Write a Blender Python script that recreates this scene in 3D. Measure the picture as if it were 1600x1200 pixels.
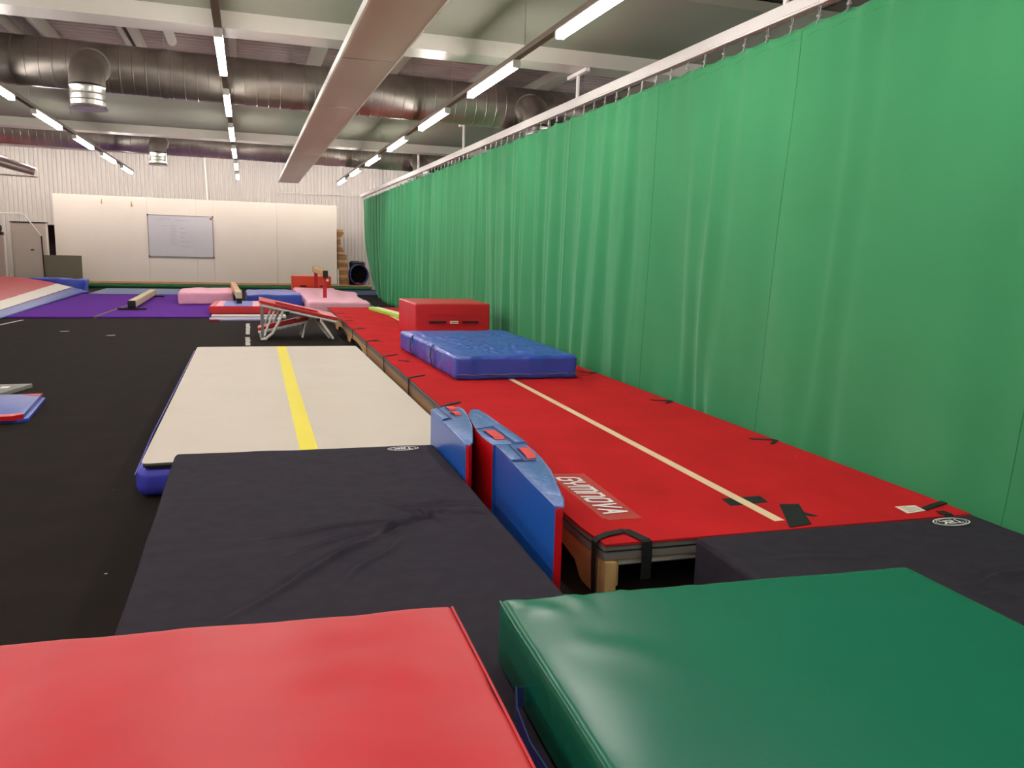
import bpy, bmesh, math, random
from mathutils import Vector, Matrix, noise
random.seed(7)
PI = math.pi
S = bpy.context.scene
for o in list(bpy.data.objects): bpy.data.objects.remove(o)

# ------------------------------------------------------------------ camera
cam = bpy.data.objects.new('camera', bpy.data.cameras.new('camera'))
S.collection.objects.link(cam); S.camera = cam
rt = Vector((0.94991, -0.31151, 0.02505)).normalized()
right = Vector((0.94991004, -0.31133159, 0.02726828)); up = Vector((0.02504666, 0.16280988, 0.9863395)); back = -Vector((0.3115182, 0.93625081, -0.16245256))
M = Matrix((right, up, back)).transposed().to_4x4(); M.translation = Vector((0, 0, 1.5))
cam.matrix_world = M
cam.data.sensor_width = 36; cam.data.lens = 1245 / 1600 * 36; cam.data.clip_start = 0.02; cam.data.clip_end = 100

# ------------------------------------------------------------------ world, exposure
w = bpy.data.worlds.new('world'); S.world = w; w.use_nodes = True
w.node_tree.nodes['Background'].inputs[0].default_value = (0.9, 0.92, 1, 1)
w.node_tree.nodes['Background'].inputs[1].default_value = 0.0
S.view_settings.view_transform = 'Standard'; S.view_settings.look = 'None'
S.view_settings.gamma = 1; S.view_settings.use_curve_mapping = False
S.view_settings.exposure = 1.2
LAMP = 21.0                       # emission strength of the tube lamps
LAMP_COL = (1.0, 0.95, 0.90)
ROWS = {'left': -2.66, 'middle': -0.18, 'right': 2.36}
FILL_ROWS = {'outer left': -7.6, 'far side of the curtain': 6.6}  # unseen lamp rows added for fill light
FAR_FILL = 46.0                  # unseen lamps added in the last roof gap to brighten the far wall

# ------------------------------------------------------------------ materials
def lin(c):
    return tuple(((v/255)/12.92 if v/255 <= .04045 else ((v/255+.055)/1.055)**2.4) for v in c)
def mat(name, rgb, rough=.5, metal=0, spec=.5, nscale=None, namt=.12, bump=0, bscale=60, coat=0, emis=None, estr=0, sheen=0, stretch=(1,1,1)):
    m = bpy.data.materials.new(name); m.use_nodes = True; nt = m.node_tree; N = nt.nodes; L = nt.links
    b = N['Principled BSDF']
    c = (*lin(rgb), 1)
    b.inputs['Base Color'].default_value = c; b.inputs['Roughness'].default_value = rough
    b.inputs['Metallic'].default_value = metal; b.inputs['Specular IOR Level'].default_value = spec
    b.inputs['Coat Weight'].default_value = coat; b.inputs['Sheen Weight'].default_value = sheen
    if emis:
        b.inputs['Emission Color'].default_value = (*emis, 1); b.inputs['Emission Strength'].default_value = estr
    tc = N.new('ShaderNodeTexCoord'); mp = N.new('ShaderNodeMapping'); L.new(tc.outputs['Object'], mp.inputs[0])
    mp.inputs['Scale'].default_value = stretch
    if nscale:
        n = N.new('ShaderNodeTexNoise'); n.inputs['Scale'].default_value = nscale; n.inputs['Detail'].default_value = 6
        L.new(mp.outputs[0], n.inputs[0])
        mx = N.new('ShaderNodeMixRGB'); mx.blend_type = 'MULTIPLY'; mx.inputs[0].default_value = 1
        mr = N.new('ShaderNodeMapRange'); mr.inputs[1].default_value = .3; mr.inputs[2].default_value = .7
        mr.inputs[3].default_value = 1-namt; mr.inputs[4].default_value = 1+namt
        L.new(n.outputs[0], mr.inputs[0]); mx.inputs[1].default_value = c; L.new(mr.outputs[0], mx.inputs[2])
        L.new(mx.outputs[0], b.inputs['Base Color'])
    if bump:
        n2 = N.new('ShaderNodeTexNoise'); n2.inputs['Scale'].default_value = bscale; n2.inputs['Detail'].default_value = 4
        L.new(mp.outputs[0], n2.inputs[0])
        bp = N.new('ShaderNodeBump'); bp.inputs['Strength'].default_value = bump; bp.inputs['Distance'].default_value = .01
        L.new(n2.outputs[0], bp.inputs['Height']); L.new(bp.outputs[0], b.inputs['Normal'])
    return m
def specks(m, scale=2.2, size=.012, rgb=(190, 185, 175)):
    "lint and crumbs lying on a carpet"
    nt = m.node_tree; N = nt.nodes; L = nt.links; b = N['Principled BSDF']
    tc = N.new('ShaderNodeTexCoord'); v = N.new('ShaderNodeTexVoronoi'); v.inputs['Scale'].default_value = scale
    L.new(tc.outputs['Object'], v.inputs['Vector'])
    lt = N.new('ShaderNodeMath'); lt.operation = 'LESS_THAN'; lt.inputs[1].default_value = size * scale
    L.new(v.outputs['Distance'], lt.inputs[0])
    mx = N.new('ShaderNodeMixRGB'); src = b.inputs['Base Color'].links[0].from_socket
    L.new(lt.outputs[0], mx.inputs[0]); L.new(src, mx.inputs[1]); mx.inputs[2].default_value = (*lin(rgb), 1)
    L.new(mx.outputs[0], b.inputs['Base Color']); return m

MT = {}
MT['lightblue'] = mat('light_blue_vinyl', (104, 122, 200), .5)
MT['floor'] = specks(mat('black_carpet', (35, 28, 25), .95, spec=.15, nscale=3, namt=.16, bump=.5, bscale=300), 2.4, .008)
MT['ceil'] = mat('ceiling_panel', (142, 143, 128), .75, spec=.3, nscale=.5, namt=.03)
MT['fascia'] = mat('white_beam_paint', (212, 206, 197), .32, spec=.5, nscale=4, namt=.03)
MT['deck'] = mat('steel_deck', (176, 160, 158), .6, metal=0, nscale=2, namt=.1)
MT['purlin'] = mat('purlin_steel', (175, 168, 158), .55)
MT['wall'] = mat('corrugated_white', (204, 197, 190), .45, spec=.5)
MT['sidewall'] = mat('plain_wall', (190, 184, 174), .8)
MT['curtain'] = mat('green_cloth', (63, 144, 95), .85, spec=.2, nscale=2.0, namt=.03, bump=.15, bscale=500, sheen=.45)
MT['curtain'].node_tree.nodes['Principled BSDF'].inputs['Sheen Roughness'].default_value = .35
MT['curtain'].node_tree.nodes['Principled BSDF'].inputs['Sheen Tint'].default_value = (.55, 1, .68, 1)
MT['seam'] = mat('green_seam', (46, 124, 76), .9, spec=.1)
MT['alu'] = mat('aluminium', (246, 243, 240), .35, metal=0, spec=.6)
MT['steel'] = mat('zinc_steel', (190, 190, 190), .3, metal=.9)
MT['duct'] = mat('galvanised_duct', (158, 150, 142), .4, metal=.85, nscale=3, namt=.2, bump=.08, bscale=12)
MT['nozzle'] = mat('bright_duct', (210, 208, 204), .28, metal=1, nscale=4, namt=.1, bump=.08, bscale=10)
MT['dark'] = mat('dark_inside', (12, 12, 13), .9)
MT['trunk'] = mat('trunking', (128, 114, 102), .7)
MT['lamp'] = mat('lamp_diffuser', (255, 250, 245), .5, emis=LAMP_COL, estr=LAMP)
MT['lamp_body'] = mat('lamp_body', (235, 232, 228), .5)
MT['panel'] = mat('heating_panel', (206, 190, 174), .38, spec=.5, nscale=1, namt=.03)
MT['panel_edge'] = mat('panel_edge', (250, 248, 242), .5)
MT['blackmat'] = mat('black_fabric', (49, 44, 54), .9, spec=.2, nscale=14, namt=.14, bump=.35, bscale=700)
MT['redvinyl'] = mat('red_vinyl', (204, 40, 52), .42, spec=.45, nscale=2, namt=.04, bump=.06, bscale=5)
MT['greenvinyl'] = mat('green_vinyl', (16, 104, 78), .27, spec=.5, nscale=2, namt=.04, bump=.06, bscale=4)
MT['bluevinyl'] = mat('blue_vinyl', (56, 82, 188), .3, spec=.5, nscale=3, namt=.1, bump=.25, bscale=14)
MT['wedgeblue'] = mat('wedge_blue', (38, 98, 194), .28, spec=.5, nscale=2, namt=.05, bump=.12, bscale=20)
MT['wedgetop'] = mat('wedge_top_blue', (76, 110, 176), .3, spec=.5, nscale=3, namt=.06, bump=.9, bscale=18)
MT['wedgered'] = mat('wedge_red', (205, 22, 32), .35, spec=.5, bump=.1, bscale=20)
MT['carpetred'] = specks(mat('red_carpet', (205, 38, 42), .95, spec=.1, nscale=2.5, namt=.09, bump=.5, bscale=350), 3.0, .0035, (220, 190, 180))
MT['cream'] = mat('cream_line', (232, 205, 168), .85, spec=.2)
MT['foam'] = mat('grey_foam', (128, 122, 116), .9, spec=.1, bump=.3, bscale=200)
MT['blackfoam'] = mat('black_foam', (26, 25, 26), .85)
MT['strap'] = mat('black_strap', (30, 31, 31), .7, spec=.3, bump=.2, bscale=400)
MT['ply'] = mat('plywood', (205, 160, 108), .45, spec=.4, nscale=8, namt=.1, stretch=(1, .15, 3))
MT['lumber'] = mat('pine_lumber', (206, 165, 112), .6, nscale=10, namt=.16, stretch=(2, 2, .3))
MT['whitetube'] = mat('white_tube', (226, 222, 214), .35, spec=.5)
MT['beige'] = mat('airtrack_beige', (208, 196, 182), .55, spec=.35, nscale=3, namt=.02, bump=.03, bscale=6)
MT['airblue'] = mat('airtrack_blue', (76, 76, 204), .35, spec=.5, bump=.05, bscale=8)
MT['yellow'] = mat('yellow_line', (240, 222, 40), .5)
MT['purple'] = mat('purple_carpet', (98, 42, 150), .9, spec=.08, nscale=4, namt=.05, bump=.2, bscale=200)
MT['gap'] = mat('mat_gap', (120, 104, 110), .9)
MT['pink'] = mat('pink_cloth', (250, 182, 204), .85, spec=.2, nscale=5, namt=.04, sheen=.2)
MT['orange'] = mat('orange_vinyl', (244, 84, 54), .45, spec=.4)
MT['slateblue'] = mat('slate_blue_mat', (98, 112, 140), .6)
MT['darkblue'] = mat('dark_blue_mat', (40, 52, 92), .6)
MT['darkgreen'] = mat('dark_green_cloth', (16, 82, 44), .8, nscale=4, namt=.1)
MT['board'] = mat('white_board_panel', (222, 211, 197), .6, nscale=1, namt=.02)
MT['rawwood'] = mat('raw_wood', (196, 152, 104), .7, nscale=12, namt=.15, stretch=(.2, 1, 2))
MT['whiteboard'] = mat('whiteboard', (196, 192, 196), .12, spec=.6)
MT['ink'] = mat('marker_ink', (120, 115, 125), .6)
MT['frame'] = mat('thin_frame', (130, 128, 130), .4, metal=.5)
MT['cab'] = mat('grey_cabinet', (204, 192, 178), .5)
MT['greygreen'] = mat('grey_green_panel', (128, 124, 102), .7)
MT['brown'] = mat('dark_brown', (66, 44, 42), .8)
MT['redbeam'] = mat('red_steel', (190, 30, 40), .4)
MT['suede'] = mat('beam_suede', (212, 196, 160), .8, nscale=5, namt=.06)
MT['suedetan'] = mat('beam_tan', (196, 160, 108), .8, nscale=5, namt=.06)
MT['black'] = mat('black_plastic', (20, 20, 22), .5)
MT['white'] = mat('white_print', (235, 232, 230), .6)
MT['paper'] = mat('paper', (236, 222, 205), .8)
MT['plate'] = mat('clear_red_plate', (196, 40, 46), .4, spec=.6)
MT['inflred'] = mat('inflatable_red', (184, 40, 48), .45, nscale=3, namt=.08, bump=.2, bscale=9)
MT['inflwhite'] = mat('inflatable_white', (226, 220, 206), .4, nscale=3, namt=.02)
MT['inflblue'] = mat('inflatable_blue', (74, 96, 176), .32, nscale=3, namt=.08, bump=.2, bscale=9)
MT['lime'] = mat('lime_foam', (164, 214, 58), .6)
MT['limetop'] = mat('pale_foam', (238, 240, 196), .6)
MT['greymat'] = mat('grey_mat', (140, 136, 130), .6)
MT['tape'] = mat('worn_white_tape', (190, 186, 180), .8, nscale=20, namt=.15)
MT['tan'] = mat('plank_tan', (158, 118, 78), .75, nscale=8, namt=.2)

# ------------------------------------------------------------------ object helpers
def thing(name, label, cat, loc=(0, 0, 0), group=None, rz=0):
    o = bpy.data.objects.new(name, None); S.collection.objects.link(o); o.location = loc; o.rotation_euler = (0, 0, rz)
    o['label'] = label; o['category'] = cat
    if group: o['group'] = group
    return o
def tag(o, label, cat, group=None):
    o['label'] = label; o['category'] = cat
    if group: o['group'] = group
    return o
def struct(o): o['kind'] = 'structure'; return o
def link(name, bm, m, parent=None, smooth=False, auto=None):
    me = bpy.data.meshes.new(name); bm.normal_update(); bm.to_mesh(me); bm.free()
    for mm in (m if isinstance(m, (list, tuple)) else [m]): me.materials.append(MT[mm])
    if smooth or auto:
        me.polygons.foreach_set('use_smooth', [True]*len(me.polygons))
        if auto: me.set_sharp_from_angle(angle=math.radians(auto))
    o = bpy.data.objects.new(name, me); S.collection.objects.link(o)
    if parent:
        o.parent = parent
        o.matrix_parent_inverse = base_inv(parent)
    return o
def base_inv(p):
    # geometry is written in world coordinates; undo the parent's placement
    m = Matrix.Translation(p.location) @ p.rotation_euler.to_matrix().to_4x4()
    if p.parent: m = Matrix.Identity(4)
    return m.inverted()
def box(bm, x0, x1, y0, y1, z0, z1, bev=0, mi=0):
    vs = [bm.verts.new((x, y, z)) for z in (z0, z1) for x, y in ((x0, y0), (x1, y0), (x1, y1), (x0, y1))]
    fs = [bm.faces.new([vs[i] for i in q]) for q in ((3, 2, 1, 0), (4, 5, 6, 7), (0, 1, 5, 4), (1, 2, 6, 5), (2, 3, 7, 6), (3, 0, 4, 7))]
    for f in fs: f.material_index = mi
    if bev:
        bmesh.ops.bevel(bm, geom=list({e for f in fs for e in f.edges}), offset=bev, segments=3, profile=.6, affect='EDGES')
    return bm
def boxo(name, x0, x1, y0, y1, z0, z1, m, parent=None, bev=0):
    return link(name, box(bmesh.new(), x0, x1, y0, y1, z0, z1, bev), m, parent, auto=40 if bev else None)
def prism(bm, pts, z0, z1, bev=0, mi=0):
    n = len(pts)
    a = [bm.verts.new((p[0], p[1], z0)) for p in pts]; b = [bm.verts.new((p[0], p[1], z1)) for p in pts]
    fs = [bm.faces.new(list(reversed(a))), bm.faces.new(b)] + [bm.faces.new((a[i], a[(i+1) % n], b[(i+1) % n], b[i])) for i in range(n)]
    for f in fs: f.material_index = mi
    if bev: bmesh.ops.bevel(bm, geom=list({e for f in fs for e in f.edges}), offset=bev, segments=2, profile=.6, affect='EDGES')
    bmesh.ops.recalc_face_normals(bm, faces=bm.faces[:])
    return bm
def tube(bm, pts, r, n=10, cap=True):
    pts = [Vector(p) for p in pts]; rs = r if isinstance(r, (list, tuple)) else [r]*len(pts)
    rings = []; side = None
    for i, p in enumerate(pts):
        t = ((pts[min(i+1, len(pts)-1)] - pts[max(i-1, 0)])).normalized()
        if side is None: side = t.orthogonal().normalized()
        side = (side - t*side.dot(t)).normalized(); u2 = t.cross(side)
        rings.append([bm.verts.new(p + (side*math.cos(2*PI*k/n) + u2*math.sin(2*PI*k/n))*rs[i]) for k in range(n)])
    for a, b in zip(rings, rings[1:]):
        for k in range(n): bm.faces.new((a[k], a[(k+1) % n], b[(k+1) % n], b[k]))
    if cap: bm.faces.new(list(reversed(rings[0]))); bm.faces.new(rings[-1])
    return bm
def tubeo(name, pts, r, m, parent=None, n=10, cap=True): return link(name, tube(bmesh.new(), pts, r, n, cap), m, parent, auto=50)
def ribbon(bm, pts, width_vec, th):
    "flat strap along pts, width along width_vec, thickness th"
    wv = Vector(width_vec); pts = [Vector(p) for p in pts]; R = []
    for i, p in enumerate(pts):
        t = (pts[min(i+1, len(pts)-1)] - pts[max(i-1, 0)]).normalized(); nn = t.cross(wv).normalized()*th
        R.append([bm.verts.new(p - wv/2), bm.verts.new(p + wv/2), bm.verts.new(p + wv/2 + nn), bm.verts.new(p - wv/2 + nn)])
    for a, b in zip(R, R[1:]):
        for k in range(4): bm.faces.new((a[k], a[(k+1) % 4], b[(k+1) % 4], b[k]))
    bm.faces.new(list(reversed(R[0]))); bm.faces.new(R[-1]); bmesh.ops.recalc_face_normals(bm, faces=bm.faces[:])
    return bm
def soft(name, quad, z0, z1, r, m, parent=None, step=.06, disp=None, puff=0, ztop=None):
    """cushion over a ground quad (near-left, near-right, far-right, far-left) with rounded edges"""
    q = [Vector((*p, 0)) for p in quad]
    W = ((q[1]-q[0]).length + (q[2]-q[3]).length)/2; Ln = ((q[3]-q[0]).length + (q[2]-q[1]).length)/2; Hh = z1 - z0
    def ax(D, st):
        n = max(2, int((D-2*r)/st)); a = [0, r*.12, r*.3, r*.55, r*.8]; b = [r + (D-2*r)*i/n for i in range(n+1)]
        return a + b + [D-v for v in reversed(a)]
    X = ax(W, step); Y = ax(Ln, step); Z = ax(Hh, max(step, .05))
    bm = bmesh.new(); V = {}
    nx, ny, nz = len(X)-1, len(Y)-1, len(Z)-1
    def vert(i, j, k):
        key = (i, j, k)
        if key in V: return V[key]
        p = Vector((X[i], Y[j], Z[k])); c = Vector((min(max(p.x, r), W-r), min(max(p.y, r), Ln-r), min(max(p.z, r), Hh-r)))
        d = p - c
        nrm = d.normalized() if d.length > 1e-9 else Vector((0, 0, 1))
        s = c + nrm*r
        u, v = s.x/W, s.y/Ln
        g = q[0]*(1-u)*(1-v) + q[1]*u*(1-v) + q[2]*u*v + q[3]*(1-u)*v
        zz = z0 + s.z
        if puff:
            zz += puff*(s.z/Hh)*max(0, 16*u*(1-u)*v*(1-v))**.5
        P = Vector((g.x, g.y, zz))
        if disp: P = P + nrm*disp(P, nrm, u, v) if s.z > .004 else P
        V[key] = bm.verts.new(P); return V[key]
    def quadf(a, b, c, d): bm.faces.new((a, b, c, d))
    for i in range(nx):
        for j in range(ny):
            quadf(vert(i, j, nz), vert(i+1, j, nz), vert(i+1, j+1, nz), vert(i, j+1, nz))
            quadf(vert(i, j, 0), vert(i, j+1, 0), vert(i+1, j+1, 0), vert(i+1, j, 0))
    for i in range(nx):
        for k in range(nz):
            quadf(vert(i, 0, k), vert(i+1, 0, k), vert(i+1, 0, k+1), vert(i, 0, k+1))
            quadf(vert(i, ny, k), vert(i, ny, k+1), vert(i+1, ny, k+1), vert(i+1, ny, k))
    for j in range(ny):
        for k in range(nz):
            quadf(vert(0, j, k), vert(0, j, k+1), vert(0, j+1, k+1), vert(0, j+1, k))
            quadf(vert(nx, j, k), vert(nx, j+1, k), vert(nx, j+1, k+1), vert(nx, j, k+1))
    return link(name, bm, m, parent, smooth=True)
def fbm(P, s, seed=0): return noise.fractal(Vector((P.x*s+seed, P.y*s, P.z*s)), 1.0, 2.0, 3)
def ridge(P, a, b, h, w):
    ax, ay = a; bx, by = b; dx, dy = bx-ax, by-ay; L2 = dx*dx+dy*dy
    t = max(0, min(1, ((P.x-ax)*dx + (P.y-ay)*dy)/L2))
    ex, ey = P.x-ax-t*dx, P.y-ay-t*dy
    s = (ex*(-dy)+ey*dx)/math.sqrt(L2) + .012*math.sin(t*9+ax*7)
    d = math.hypot(s, 0 if 0 < t < 1 else math.hypot(ex, ey))
    f = max(0, math.sin(PI*min(.98, max(.02, t))))**.6
    return h*f*(math.exp(-(d/w)**2) - .6*math.exp(-((s-1.6*w)/w)**2)*(1 if abs(d) < 4*w else 0))
def text_obj(name, body, size, loc, rz, m, parent, extrude=.0008, offset=0, shear=0, sx=1):
    cu = bpy.data.curves.new(name, 'FONT'); cu.body = body; cu.size = size; cu.align_x = 'CENTER'; cu.align_y = 'CENTER'
    cu.extrude = extrude; cu.offset = offset; cu.shear = shear
    tmp = bpy.data.objects.new('tmp', cu); S.collection.objects.link(tmp); bpy.context.view_layer.update()
    me = bpy.data.meshes.new_from_object(tmp.evaluated_get(bpy.context.evaluated_depsgraph_get()))
    bpy.data.objects.remove(tmp)
    me.transform(Matrix.Translation(loc) @ Matrix.Rotation(rz, 4, 'Z') @ Matrix.Diagonal((sx, 1, 1, 1)))
    me.materials.clear(); me.materials.append(MT[m])
    o = bpy.data.objects.new(name, me); S.collection.objects.link(o); o.parent = parent
    o.matrix_parent_inverse = base_inv(parent); return o
ORD = ['first', 'second', 'third', 'fourth', 'fifth', 'sixth', 'seventh', 'eighth', 'ninth', 'tenth', 'eleventh', 'twelfth', 'thirteenth', 'fourteenth', 'fifteenth', 'sixteenth', 'seventeenth', 'eighteenth', 'nineteenth', 'twentieth', 'twenty-first', 'twenty-second', 'twenty-third', 'twenty-fourth']

# ================================================================== SETTING
XL, XR, YB, YF = -8.4, 9.5, -6.5, 30.0
struct(boxo('floor', XL-.1, XR+.1, YB-.1, YF+.1, -.15, 0, 'floor'))
struct(boxo('wall_left', XL-.1, XL, YB, YF, 0, 4.9, 'sidewall'))
struct(boxo('wall_right', XR, XR+.1, YB, YF, 0, 4.9, 'sidewall'))
struct(boxo('wall_behind', XL, XR, YB-.1, YB, 0, 4.9, 'sidewall'))
def corrugated(axis, a0, a1, b0, b1, base, pitch, depth, sgn):
    bm = bmesh.new(); prof = []
    n = int((a1-a0)/pitch)
    for i in range(n):
        for f, d in ((0, 0), (.42, 0), (.55, 1), (.87, 1)): prof.append((a0+(i+f)*pitch, base+sgn*d*depth))
    prof.append((a0+n*pitch, base))
    rows = []
    for b in (b0, b1):
        rows.append([bm.verts.new((p, q, b) if axis == 'x' else (b, p, q)) for p, q in prof])
    for i in range(len(prof)-1): bm.faces.new((rows[0][i], rows[0][i+1], rows[1][i+1], rows[1][i]))
    return bm
struct(link('wall_far', corrugated('x', XL, XR, 0, 4.9, YF, .13, .05, -1), 'wall'))
struct(boxo('trim_wall_upper', 0.9, XR, YF-.06, YF-.032, 3.36, 3.40, 'wall'))
struct(tubeo('trim_conduit', [(-1.30, 29.92, 4.4), (-1.25, 29.92, 3.0)], .03, 'alu'))
struct(link('ceiling', corrugated('y', YB, YF, XL, XR, 4.45, .19, .04, -1), 'deck'))
# flat ceiling bays and their white edge beams
for i, (y0, y1) in enumerate(((-2.2, -.3), (6.73, 8.78), (13.9, 17.68))):
    struct(boxo('trim_%d' % (i+1), XL, XR, y0, y1, 3.76, 3.85, 'ceil'))
for i, y in enumerate((8.76, 17.66)):
    bm = bmesh.new(); box(bm, XL, XR, y, y+.40, 3.60, 3.63); box(bm, XL, XR, y, y+.02, 3.63, 3.76); box(bm, XL, XR, y+.2, y+.22, 3.63, 4.41)
    struct(link('trim_%d' % (i+4), bm, 'fascia'))
for i, (x, wd, z) in enumerate(((-2.86, .07, 4.18), (-2.68, .3, 4.30), (-2.50, .05, 4.18), (-1.49, .06, 4.2), (-1.36, .1, 4.22), (-.12, .1, 4.2), (1.02, .22, 4.2), (2.24, .1, 4.2), (3.7, .22, 4.2), (4.75, .25, 4.2), (-5.0, .3, 4.2), (6.5, .2, 4.2))):
    bm = bmesh.new(); box(bm, x-wd/2, x+wd/2, YB, 27.3, z, z+.02); box(bm, x-.01, x+.01, YB, 27.3, z+.02, 4.41)
    struct(link('trim_%d' % (i+6), bm, 'purlin'))
# closed skylight tube seen between purlins
t = tubeo('ceiling_tube', [(-.93, 10.0, 4.30), (-.93, 12.75, 4.30)], .065, 'whitetube'); tag(t, 'unlit white tube fixed up in the roof gap above the near duct', 'ceiling fitting')

# ================================================================== LIGHT ROWS
pitch, y0, ln = 2.66, 7.2, 1.63
for row, x in ROWS.items():
    t = thing('lighting_track', 'suspended trunking carrying the %s row of tube lamps' % row, 'lighting track', (x, 22.3, 3.22), 'lamp trunkings under the ceiling')
    bm = bmesh.new(); box(bm, x-.03, x+.03, YB+.3, 22.35, 3.225, 3.27); link('trunking', bm, 'trunk', t)
    for k in range(-4, 7):
        yy = y0 + 2.66*k - .2
        if yy < YB+.5: continue
        top = 3.76 if (6.73 < yy < 8.78 or 13.9 < yy < 17.7) else 4.41
        tubeo('suspension_wire', [(x, yy, 3.27), (x, yy, top)], .003, 'steel', t, 6)
    seen = [k for k in range(-1, 6) if not (row == 'left' and k < 0) and not (row == 'middle' and k < 0)]
    for k in range(-5, 6):
        a = y0 + pitch*k
        if a < YB+.3: continue
        if k in seen or k == -1:
            n = 5-k
            lab = 'lit white tube lamp in the %s row, %s' % (row, 'farthest of that row' if n == 0 else ORD[n] + ' from the far end')
        else: lab = 'lit white tube lamp of the %s row, %s one behind the nearest seen' % (row, ORD[-k-2])
        l = thing('tube_lamp', lab, 'lamp', (x, a, 3.16), 'lit tube lamps in the %s row' % row)
        bm = bmesh.new(); box(bm, x-.033, x+.033, a+.03, a+ln-.03, 3.156, 3.212, .012); link('diffuser', bm, 'lamp', l, auto=40)
        for e in (a, a+ln-.028): boxo('end_cap', x-.035, x+.035, e, e+.028, 3.154, 3.214, 'lamp_body', l)
        bm = bmesh.new(); box(bm, x-.03, x+.03, a+.01, a+ln-.01, 3.2145, 3.224); link('housing', bm, 'lamp_body', l)

for row, x in FILL_ROWS.items():  # added rows, out of sight, lifting the hall's left side and the ceiling
    for k in range(-3, 6):
        a = y0 + pitch*k
        l = thing('tube_lamp', 'unseen fill tube lamp added over the %s, %s from the far wall' % ('left edge of the hall' if x < 0 else 'space behind the curtain', ORD[5-k]), 'lamp', (x, a, 3.16), 'added unseen tube lamps outside the three middle rows')
        bm = bmesh.new(); box(bm, x-.033, x+.033, a+.03, a+ln-.03, 3.156, 3.212, .012); link('diffuser', bm, 'lamp', l, auto=40)
        for e in (a, a+ln-.028): boxo('end_cap', x-.035, x+.035, e, e+.028, 3.154, 3.214, 'lamp_body', l)
        bm = bmesh.new(); box(bm, x-.03, x+.03, a+.01, a+ln-.01, 3.2145, 3.224); link('housing', bm, 'lamp_body', l)
        tubeo('suspension_wire', [(x, a+.3, 3.224), (x, a+.3, 3.76 if 13.9 < a+.3 < 17.7 or 6.7 < a+.3 < 8.8 else 4.41)], .003, 'steel', l, 6)
MT['far_fill'] = mat('far_fill_diffuser', (255, 250, 245), .5, emis=LAMP_COL, estr=FAR_FILL)
for i, x in enumerate((-7.4, -5.2, -3.0, -.8, 1.4, 3.6, 5.8)):  # hidden row added to light the far panels; peg shadows suggest overhead lamps
    l = thing('tube_lamp', 'unseen fill tube lamp added across the roof gap before the far wall, %s from the left wall' % ORD[i], 'lamp', (x, 27.6, 4.31), 'added unseen tube lamps by the far wall')
    bm = bmesh.new(); box(bm, x-.8, x+.8, 27.56, 27.64, 4.31, 4.36, .012); link('diffuser', bm, 'far_fill', l, auto=40)
    bm = bmesh.new(); box(bm, x-.79, x+.79, 27.57, 27.63, 4.361, 4.375); link('housing', bm, 'lamp_body', l)
    tubeo('suspension_wire', [(x+.5, 27.6, 4.375), (x+.5, 27.6, 4.41)], .003, 'steel', l, 6)

# ================================================================== HEATING PANEL
t = thing('heating_panel', 'long flat tan radiant panel hung under the ceiling', 'ceiling panel', (1.15, 24, 3.27))
ye = 23.9
edges = [ye, 21.9, 19.1, 16.3, 13.5, 10.75, 8.03, 5.3, 2.5, -.3, -3.2]
for a, b in zip(edges[1:], edges):
    bm = bmesh.new(); box(bm, .885, 1.405, a+.022, b-.022, 3.27, 3.285, .004); link('panel_section', bm, 'panel', t)
boxo('left_edge', .867, .884, -3.2, ye, 3.255, 3.325, 'panel_edge', t); boxo('right_edge', 1.406, 1.42, -3.2, ye, 3.268, 3.315, 'panel_edge', t)
boxo('backing', .885, 1.405, -3.2, ye, 3.286, 3.30, 'dark', t)
for b in edges[1:-1]:
    for x in (.92, 1.37): tubeo('suspension_wire', [(x, b-.3, 3.30), (1.2, b-.3, 3.75)], .003, 'steel', t, 5)

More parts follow.
